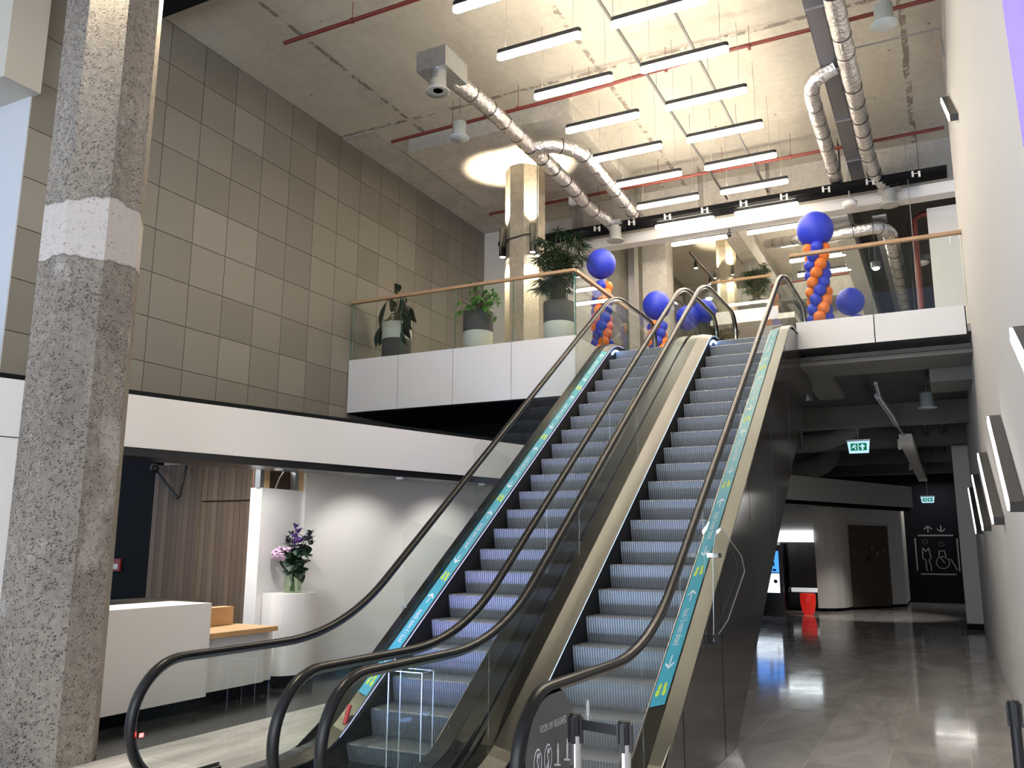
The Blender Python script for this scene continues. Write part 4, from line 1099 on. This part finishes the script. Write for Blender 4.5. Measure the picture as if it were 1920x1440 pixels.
# ================================================================== PLANTERS
def planter(loc, r, h, split, top_mat, bot_mat, label, kind):
    x, y, z = loc
    t = thing('potted_plant', label, 'plant', loc)
    MB().lathe([(.0001, z), (r * .97, z), (r * .985, z + h * split)], (x, y, 0), 36).build('planter_base', bot_mat, t, label='lower band of the planter')
    MB().lathe([(r * .99, z + h * split), (r * 1.0, z + h * split + .004), (r * 1.01, z + h), (r * .93, z + h), (r * .93, z + h - .06), (.0001, z + h - .05)], (x, y, 0), 36).build('planter_top', top_mat, t, label='upper band of the planter')
    rng = random.Random(int(x * 100)); fo = MB(); stm = MB(); top = Vector((x, y, z + h - .04))
    if kind == 'strelitzia':
        spec = [(.5, .05, 1), (.25, .38, 1), (-.25, .5, 0), (.65, .75, 1), (-1.0, .15, 1), (-.75, .95, 1), (-.45, .3, 1), (-.1, 1.15, 0), (.1, .6, 0), (.35, .6, 1), (.75, .45, 1), (.95, .05, 1), (.55, -.3, 1), (.3, .15, 0), (-.6, .12, 1), (.15, .3, 0)]
        for k, (sx, hh, bend) in enumerate(spec):
            dy = rng.uniform(-.15, .12); tip = top + RX * sx * .62 + Vector((0, dy, hh * .62 + .02)); midp = top + RX * sx * .3 + Vector((0, dy * .5, max(.12, hh * .62) * .9 + .16))
            stm.tube(smooth_path([top, midp, tip], .3), .012, 6)
            dn = Vector((0, 0, -1)) if bend else Vector((0, 0, 1)); e = tip + RX * ((.2 + .12 * rng.random()) * (1 if sx > 0 else -1) * (1 if bend else .5)) + dn * (.42 if bend else .34) * (.7 + .5 * rng.random())
            leaf(fo, tip, e, .125, .12, 8, side=(RX * rng.uniform(.5, 1) + Vector((0, rng.uniform(-.8, .8), .25))).normalized(), fold=.45)
        lm = m_leafd
    elif kind == 'philodendron':
        for k in range(80):
            sx = rng.uniform(-1, 1); dy = rng.uniform(-.35, .3); hh = rng.uniform(-.1, .55) * (1.15 - .5 * abs(sx))
            if sx < -.1 and rng.random() < .45: continue
            tip = top + RX * sx * .62 + Vector((0, dy, hh * 1.1)); stm.tube([top + RX * sx * .15, top + RX * sx * .35 + Vector((0, dy * .5, max(.1, hh * .8))), tip], .006, 5)
            for q_ in range(10):
                an = rng.uniform(-1.3, 1.3); L = rng.uniform(.1, .2); e = tip + RX * (sin(an) * L * (1 if sx > 0 else -1) * .9 + sx * .04) + Vector((rng.uniform(-.03, .03), rng.uniform(-.06, .06), cos(an) * L * .4 - .09))
                leaf(fo, tip, e, .02, .25, 4)
        lm = m_leafg
    else:  # fan palm clump
        S_ = r / .3
        for k in range(70):
            sx = rng.uniform(-1, 1); dy = rng.uniform(-.6, .6); hh = rng.uniform(.3, 1.4) * S_
            bx = top + RX * rng.uniform(-.16, .16) * S_ + Vector((0, rng.uniform(-.12, .12), 0))
            tip = bx + RX * sx * .46 * S_ * (1.1 - .3 * abs(hh / S_ - .9)) + Vector((0, dy * .45 * S_, hh)); stm.tube([bx, bx + Vector((0, 0, hh * .5)) + RX * sx * .1, tip], .009 * S_, 6)
            for q_ in range(17):
                an = -2.1 + 4.2 * q_ / 16; L = rng.uniform(.24, .36) * S_
                out = (RX * sx + Vector((0, dy, .15)) + Vector((rng.uniform(-.3, .3), rng.uniform(-.3, .3), 0)))
                out = out.normalized(); sdv = out.cross(Vector((0, 0, 1))).normalized() if out.cross(Vector((0, 0, 1))).length > .05 else RX
                e = tip + (out * cos(an) + sdv * sin(an)) * L + Vector((0, 0, -.1 * L + rng.uniform(-.05, .03)))
                leaf(fo, tip, e, .014 * S_, .25, 4)
        lm = m_leafp
    stm.build('stems', m_stem, t); fo.build('foliage', lm, t)
    return t


PL = [((-10.08, 14.42), .32), ((-8.02, 14.42), .32), ((-6.32, 14.48), .31)]
planter((-10.05, 14.45, UP), .31, 1.1, .68, m_potw, m_potd, 'potted plant with big drooping dark leaves in a planter cream above charcoal', 'strelitzia')
planter((-8.1, 14.45, UP), .30, 1.1, .635, m_potd, m_potw, 'potted plant with bright green split leaves in a planter charcoal above cream', 'philodendron')
planter((-6.36, 14.5, UP), .30, 1.1, .635, m_potd, m_potw, 'tall feathery palm in a planter at the balcony corner', 'palm')
planter((-4.25, 23.2, 8.0), .21, .6, .3, m_potd, m_potw, 'small potted palm on the far raised platform', 'palm')

# ================================================================== BALLOONS
def balloon(c, r, m, label, grp, big=False):
    squ = 1.08 if not big else 1.04
    o = MB().ball(c, r, 20 if not big else 36, squ)
    o.lathe([(.0001, 0), (r * .07, -.0), (r * .05, r * .06), (r * .03, r * .1)], (c[0], c[1], c[2] - r * squ - r * .06), 8)
    ob = o.build('balloon', m, origin=(c[0], c[1], c[2] - r * squ))
    return tag(ob, label, 'balloon', grp)


def balloon_column(x, y, z0, n_rings, big_r, big_z, where, r=.115, R0=.125, extra=()):
    cid = 0
    for k in range(n_rings):
        z = z0 + k * r * 1.5
        for j in range(4):
            a = j * pi / 2 + k * .62 + .3
            isor = ((j + k) // 1) % 4 in (0, 1) if False else (j % 2 == 0)
            c = (x + R0 * cos(a), y + R0 * sin(a), z)
            m = m_borange if isor else m_bblue
            lv = 'bottom' if k == 0 else ('top' if k == n_rings - 1 else row_names[min(k, 12)] + ' lowest')
            qd = ('first orange', 'first blue', 'second orange', 'second blue')[j]
            balloon(c, r, m, '%s balloon of the %s ring in the %s balloon column' % (qd, lv, where), 'small balloons of the %s column' % where)
    balloon((x, y, big_z), big_r, m_bblue, 'big round blue balloon topping the %s balloon column' % where, 'big blue topping balloons', True)
    for i_, (dx, dy, z, rr) in enumerate(extra):
        balloon((x + dx, y + dy, z), rr, m_bblue, 'large blue balloon low behind the %s balloon column, %s one' % (where, ('nearer' if i_ == 0 else 'further')), None, True)
    st = MB().tube([(x, y, z0 - .1), (x, y, big_z - big_r * .9)], .012, 8).lathe([(.16, UP + .001), (.16, UP + .015), (.02, UP + .03)], (x, y, 0))
    tag(st.build('balloon_stand', m_blackp), 'thin pole and foot carrying the %s balloon column' % where, 'stand')


balloon_column(-6.13, 16.2, 5.56, 11, .31, 7.79, 'left')
balloon_column(-5.5, 18.0, 5.56, 8, .315, 7.27, 'middle', extra=((.62, .3, 6.98, .27), (.95, .5, 7.15, .26)))
balloon_column(-1.74, 15.35, 5.56, 11, .315, 7.52, 'right', r=.107, extra=((.42, 1.0, 6.4, .25), (.52, .95, 5.9, .22)))

# ================================================================== PASSAGE OBJECTS
def exit_sign(x0, x1, y, z0, z1, label, flip=False):
    t = thing('exit_sign', label, 'exit sign', ((x0 + x1) / 2, y, z0))
    w = x1 - x0
    MB().prism([(x0, z1), (x1, z1), (x1 - w * .07, z0), (x0 + w * .07, z0)], lambda a, b, t_: (a, t_, b), y, y + .02).build('sign_panel', m_exitw, t)
    MB().box(x0 - .01, x1 + .01, y - .03, y + .05, z1, z1 + .04).build('sign_housing', m_galv, t)
    h = z1 - z0
    gx0, gx1 = x0 + w * .14, x1 - w * .14; gm = (gx0 + gx1) / 2 - w * .02
    MB().box(gx0, gm - .01, y - .004, y - .001, z0 + h * .22, z1 - h * .16).box(gm + .01, gx1, y - .004, y - .001, z0 + h * .22, z1 - h * .16).build('green_fields', m_green, t)
    s = h * .25; cx_ = (gm + gx1) / 2; cz = z0 + h * .53
    pic = MB()
    if not flip: pic.add([(cx_ - s, y - .006, cz), (cx_, y - .006, cz + s * 1.0), (cx_ + s, y - .006, cz), (cx_ + s * .3, y - .006, cz), (cx_ + s * .3, y - .006, cz - s), (cx_ - s * .3, y - .006, cz - s), (cx_ - s * .3, y - .006, cz)], [(0, 1, 2, 3, 6), (3, 4, 5, 6)])
    else: pic.add([(cx_, y - .006, cz - s), (cx_ - s, y - .006, cz), (cx_, y - .006, cz + s), (cx_, y - .006, cz + s * .3), (cx_ + s, y - .006, cz + s * .3), (cx_ + s, y - .006, cz - s * .3), (cx_, y - .006, cz - s * .3)], [(0, 1, 2, 3, 6), (3, 4, 5, 6)])
    # running figure
    rx = (gx0 + gm) / 2; n = 8
    pic.add([(rx + s * .25 + s * .22 * cos(2 * pi * k / n), y - .006, cz + s * .75 + s * .22 * sin(2 * pi * k / n)) for k in range(n)], [tuple(range(n))])
    for a, b, c_, d2 in ((0, .5, -.3, -.1), (-.3, -.1, -.9, -.3), (-.1, -.1, .4, -.4), (.4, -.4, .3, -1), (.1, .4, .7, .1), (0, .4, -.6, .35)):
        p = Vector((rx + a * s, 0, cz + b * s)); q_ = Vector((rx + c_ * s, 0, cz + d2 * s)); dd = (q_ - p).normalized(); nn = Vector((-dd.z, 0, dd.x)) * s * .13
        pic.add([(*((p + nn).xz[0:1]), y - .006, (p + nn).z), ((q_ + nn).x, y - .006, (q_ + nn).z), ((q_ - nn).x, y - .006, (q_ - nn).z), ((p - nn).x, y - .006, (p - nn).z)], [(0, 1, 2, 3)])
    pic.build('pictogram', m_exitw, t)
    return t


exit_sign(-1.97, -1.49, 20.9, 4.06, 4.33, 'green emergency exit sign with an up arrow in the dark passage')
exit_sign(-.85, -.42, 33.0, 3.46, 3.66, 'small far exit sign above the lift sign wall', True)
tag(MB().tube([(-1.73, 20.92, 4.37), (-1.73, 20.92, 5.05)], .012, 6).build('sign_hanger', m_galv), 'thin rod holding the near exit sign under the ceiling', 'rod')
tag(MB().tube([(-.635, 33.01, 3.7), (-.635, 33.01, 5.05)], .012, 6).build('sign_hanger', m_galv), 'thin rod holding the far exit sign under the ceiling', 'rod')

dl = thing('white_duct', 'flat white duct running away under the dark passage ceiling', 'duct', (-.75, 24, 4.1))
dl_m = MB().box(-.86, -.6, 20.5, 33, 4.2, 4.4).box(-.9, -.84, 20.6, 20.9, 4.1, 4.3).box(-.93, -.86, 27, 27.4, 4.15, 4.3)
dl_m.build('duct_body', m_wall, dl)
MB().tube([(-1.0, 16.4, 4.85), (-1.0, 17.2, 4.75)], .035, 8).tube([(-1.03, 17.2, 4.75), (-.9, 18.6, 4.6), (-.85, 19.6, 4.5)], .06, 10).tube([(-.85, 19.6, 4.5), (-.75, 20.6, 4.35)], .02, 8).build('feed_pipe', m_galv, dl)
for k in range(3):
    p = [(-3.6 + .2 * k, 21.6, 4.75), (-3.0, 21.8, 4.7 - .1 * k), (-2.2 + .4 * k, 22.2, 4.65), (-1.6 + .4 * k, 22.6, 4.95)]
for nm, pts, r_, lab in (('a', [(-4.6, 21.8, 4.45), (-2.6, 21.8, 4.45), (-2.0, 21.9, 4.7), (-1.9, 22, 5.04)], .24, 'fat grey duct bending up under the passage ceiling, nearer one'),
                         ('b', [(-5.2, 25.2, 4.05), (-3.6, 25.2, 4.05), (-2.9, 25.3, 4.3), (-2.8, 25.3, 5.0)], .3, 'fat grey duct bending up under the passage ceiling, further one')):
    tag(MB().tube(smooth_path(pts, .45), r_, 18).build('spiral_duct', m_soffit), lab, 'duct')
for k in range(3):
    tag(MB().tube([(.0 - .35 * k, 21, 4.72), (.0 - .35 * k, 33, 4.72)], .045, 8).build('ceiling_pipe', m_dark), 'dark pipe running away under the passage ceiling, %s from the right wall' % row_names[k], 'pipe', 'dark pipes under the passage ceiling')
for k in range(4):
    tag(MB().tube([(-3.2 + .12 * k, 20.0, 4.1), (-3.2 + .12 * k, 20.0, 5.05)], .03, 8).build('riser_pipe', m_soffit), 'short vertical grey pipe beside the escalator head, %s of four' % row_names[k], 'pipe', 'vertical grey pipes under the ceiling')

# double door in the angled white wall
d0 = Vector((-2.97, 29.75, 0)); d1 = Vector((-1.93, 31.4, 0)); dd = (d1 - d0).normalized(); dn = Vector((dd.y, -dd.x, 0)); W = (d1 - d0).length / 2
for k in range(2):
    o = MB().obox(d0 + dd * (W * (k + .5)) + dn * .03 + Vector((0, 0, 1.36)), dd, dn, (0, 0, 1), W / 2 - .01, .025, 1.28).build('door_%d' % (k + 1), m_brown); o['kind'] = 'structure'
    if k == 0:
        MB().obox(d0 + dd * W * .86 + dn * .09 + Vector((0, 0, 1.55)), dd, dn, (0, 0, 1), .03, .04, .04).build('door_handle', m_blackp, o)
for k, (f_, z_) in enumerate(((1.1, 1.9), (1.35, 1.72), (1.7, 1.82))):
    dsc = MB().obox(d0 + dd * W * f_ + dn * .058 + Vector((0, 0, z_)), dd, dn, (0, 0, 1), .04, .002, .045)
    tag(dsc.build('door_sticker', m_greyprint), 'small pale sticker on the brown double door, %s from the left' % row_names[k], 'sticker', 'stickers on the brown door')

# lift / toilet sign on the dark end wall
sg = thing('lift_sign', 'grey pictogram of a standing and a wheelchair figure on the black end wall', 'sign', (-.5, 34.84, 1.0))
pc = MB(); ys_ = 34.835
def stroke(pts, w=.035, closed=False):
    if closed: pts = pts + [pts[0]]
    for a, b in zip(pts, pts[1:]):
        p = Vector((a[0], 0, a[1])); q_ = Vector((b[0], 0, b[1])); d = (q_ - p)
        if d.length < 1e-5: continue
        d.normalize(); nn = Vector((-d.z, 0, d.x)) * w / 2; p = p - d * w * .3; q_ = q_ + d * w * .3
        pc.add([((p + nn).x, ys_, (p + nn).z), ((q_ + nn).x, ys_, (q_ + nn).z), ((q_ - nn).x, ys_, (q_ - nn).z), ((p - nn).x, ys_, (p - nn).z)], [(0, 1, 2, 3)])
def SX(u): return -1.2 + u * 1.37
def SZ(v): return 1.0 + v * 1.38
def circ(u, v, ru, n=18): return [(SX(u) + ru * cos(2 * pi * k / n), SZ(v) + ru * sin(2 * pi * k / n)) for k in range(n)]
rr = []
for cu_, cv_, a0 in ((.93, .93, 0), (.07, .93, 90), (.07, .07, 180), (.93, .07, 270)):
    rr += [(SX(cu_) + .09 * cos(R(a0 + 15 * k)), SZ(cv_) + .09 * sin(R(a0 + 15 * k))) for k in range(7)]
stroke(rr, .05, True)
stroke(circ(.24, .83, .075), .035, True); stroke(circ(.62, .77, .075), .035, True)
stroke([(SX(a), SZ(b)) for a, b in ((.17, .68), (.15, .42), (.22, .36), (.23, .10), (.25, .10))]); stroke([(SX(a), SZ(b)) for a, b in ((.17, .68), (.24, .58), (.31, .68), (.35, .42), (.3, .36), (.34, .2), (.33, .10))])
stroke(circ(.62, .3, .21), .035, True); stroke([(SX(a), SZ(b)) for a, b in ((.54, .46), (.56, .6), (.68, .6), (.7, .46))]); stroke([(SX(a), SZ(b)) for a, b in ((.58, .42), (.66, .3))]); stroke([(SX(a), SZ(b)) for a, b in ((.78, .38), (.82, .38), (.94, .12))])
for u_, s_ in ((.33, 1), (.64, -1)):
    stroke([(SX(u_), SZ(1.08)), (SX(u_), SZ(1.24))]); e = 1.24 if s_ > 0 else 1.08
    stroke([(SX(u_ - .09), SZ(e - s_ * .08)), (SX(u_), SZ(e)), (SX(u_ + .09), SZ(e - s_ * .08))])
pc.build('pictogram', mat('pale_grey_sign_paint', (.3, .3, .32), .6), sg)

# kiosk niche
kb = thing('menu_lightbox', 'glowing blank white lightbox above the kiosk niche', 'lightbox', (-4.4, 28.36, 2.1))
MB().box(-5.1, -3.84, 28.34, 28.4, 2.1, 2.44).build('light_panel', m_lightbox, kb)
struct('wall_niche_back', MB().box(-4.98, -3.82, 29.05, 29.2, .1, 2.45), mat('dark_slatted_panel', (.02, .018, .017), .6))
nsl = MB()
for k in range(14): nsl.box(-4.5 + .045 * k, -4.48 + .045 * k, 29.0, 29.045, .75, 2.05)
tag(nsl.build('slatted_panel', mat('dark_brown_slat', (.05, .04, .035), .6)), 'dark slatted panel at the back of the kiosk niche', 'panel')
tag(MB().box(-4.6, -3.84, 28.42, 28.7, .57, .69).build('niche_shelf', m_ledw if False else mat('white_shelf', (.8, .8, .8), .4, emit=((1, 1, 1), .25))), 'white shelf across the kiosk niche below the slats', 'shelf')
pf = thing('chrome_upright', 'chrome and black upright frame beside the kiosk screen', 'frame', (-4.62, 27.9, 0))
MB().box(-4.78, -4.68, 27.9, 28.0, .0, 2.05).box(-4.6, -4.55, 27.9, 28.0, .7, 2.05).build('post', m_chrome, pf)
MB().box(-4.68, -4.6, 27.92, 27.98, .05, 2.05).build('glass_infill', m_blackg, pf)
ks = thing('kiosk_screen', 'bright blue and white totem screen glowing beside the escalator', 'screen', (-4.8, 26, 0))
MB().box(-5.35, -4.42, 26.0, 26.12, 0, 2.0).build('totem_body', m_blackg, ks)
MB().box(-5.25, -4.52, 25.985, 26.0, 1.22, 1.83).build('upper_screen', m_bluescr, ks)
MB().box(-5.25, -4.52, 25.985, 26.0, .65, 1.19).build('lower_screen', m_whitescr, ks)
bl_ = MB()
for (a, b, c_, d2) in ((-4.72, -4.63, 1.58, 1.66), (-4.68, -4.64, 1.4, 1.52), (-4.7, -4.6, 1.26, 1.32), (-4.9, -4.8, 1.3, 1.6)): bl_.box(a, b, 25.98, 25.984, c_, d2)
bl_.build('screen_graphics', mat('navy_print', (.01, .04, .25), .5), ks)
MB().lathe([(.0001, 0), (.055, 0), (.055, .004), (.0001, .004)], (-4.63, 25.98, .97), 16, ax=Matrix(((1, 0, 0), (0, 0, -1), (0, 1, 0)))).build('screen_badge', mat('plum_print', (.35, .05, .25), .5), ks)
stl = MB().lathe([(.0001, 0), (.12, .0), (.17, .06), (.215, .3), (.225, .55), (.2, .6), (.0001, .61)], (-3.93, 27.1, 0), 28)
tag(stl.build('red_stool', m_red), 'glossy red tub stool standing before the kiosk niche', 'stool')

# acrylic fin shields along the left escalator outer side
for k, y in enumerate((8.05, 9.6)):
    z = nose_z(y, .2)
    g = thing('acrylic_fin', 'clear acrylic fin clipped to the left escalator, %s one' % ('lower' if k == 0 else 'upper'), 'guard', (-5.37, y, z - .1))
    MB().prism([(y, z - .12), (y - .1, z + .75), (y + .1, z + .9), (y + 1.0, z + .72), (y + .35, z + .12)], lambda a, b, t: (t, a, b), -5.378, -5.372).build('acrylic_sheet', m_acryl, g)
    MB().box(-5.4, -5.34, y - .03, y + .07, z - .08, z - .02).build('clamp', m_chrome, g)

# track spots in the far area and spots behind glass
tr = thing('spot_track', 'black ceiling track with three small spots behind the square column', 'spotlight', (-5.6, 24, 9.6))
MB().box(-5.62, -5.58, 21.4, 30, 9.6, 9.64).build('track', m_blackp, tr)
for k in range(4):
    yk = 22 + 1.6 * k
    h = MB().lathe([(.05, 9.36), (.05, 9.5), (.02, 9.58), (.02, 9.6)], (-5.6, yk, 0), 12).build('spot_head', m_blackp, tr)
    MB().lathe([(.0001, 9.355), (.048, 9.355)], (-5.6, yk, 0), 12).build('lens', m_bulb, h)
for (x, y, z, lab, rr) in ((-1.0, 19.4, 7.9, 'bright round spotlight shining behind the right glass balustrade', .09), (-2.35, 19.6, 7.75, 'bright round spotlight beside the glass edge of the right balustrade', .1), (-.35, 22, 7.0, 'small round downlight low in the upper right area', .07), (-.1, 23, 9.0, 'pale disc light in the dark upper right ceiling', .2), (-7.0, 14.9, 7.7, 'small bright spot glowing through the palm fronds', .045)):
    t = thing('spotlight', lab, 'spotlight', (x, y, z))
    MB().lathe([(rr * 1.1, z + .01), (rr * 1.1, z + .14), (.0001, z + .14)], (x, y, 0), 16).build('lamp_housing', m_brownplastic, t)
    MB().ball((x, y, z), rr * .8, 12, .5).build('lens', m_bulb if rr < .15 else m_wall, t)
    MB().tube([(x, y, z + .14), (x, y, min(9.75, CEIL) - .0 if x > -2 else CEIL - .002)], .008, 6).build('hanger', m_blackp, t)

# general light for the side rooms, no fixtures modelled
area('reception_fill', (-9.9, 8.8, 3.66), (0, R(12), R(15)), 1.4, 3.6, 150, (1, .98, .95))  # added fill that brightens the reception walls, no real fitting
area('reception_back_fill', (-11.5, 10, 3.6), (0, 0, 0), 3, 1, 25, (1, .95, .9))  # second piece of the added reception fill
area('upper_hall_area_light', (-4, 27, 10.2), (0, 0, 0), 5, 8, 110, (1, .9, .75))
area('upper_right_area_light', (2, 20, 9.5), (0, 0, 0), 4, 6, 34, (1, .95, .88))
area('passage_far_area_light', (-.4, 33.8, 4.3), (0, 0, 0), 1.2, .8, 14, (1, .95, .9))
spot('passage_downlight', (-1.7, 26.0, 4.3), (-2.2, 27.4, 0), 170, (1, .96, .9), 60, .6)
# small downlights recessed in the underside of the reception bulkhead
for k, (x, y, tx, ty) in enumerate(((-8.05, 8.9, -8.95, 10.2), (-7.45, 10.9, -8.6, 11.5), (-6.95, 12.6, -8.1, 13.2))):
    dlt = thing('recessed_downlight', 'recessed downlight under the reception bulkhead, %s from the viewer' % row_names[k], 'downlight', (x, y, 2.95))
    MB().lathe([(.05, 2.95), (.06, 2.945), (.06, 2.979), (.0001, 2.979)], (x, y, 0), 16).build('ring', m_white, dlt)
    spot('bulkhead_downlight', (x, y, 2.93), (tx, ty, 1.4), 48, (1, .97, .92), 95, .7, .05)
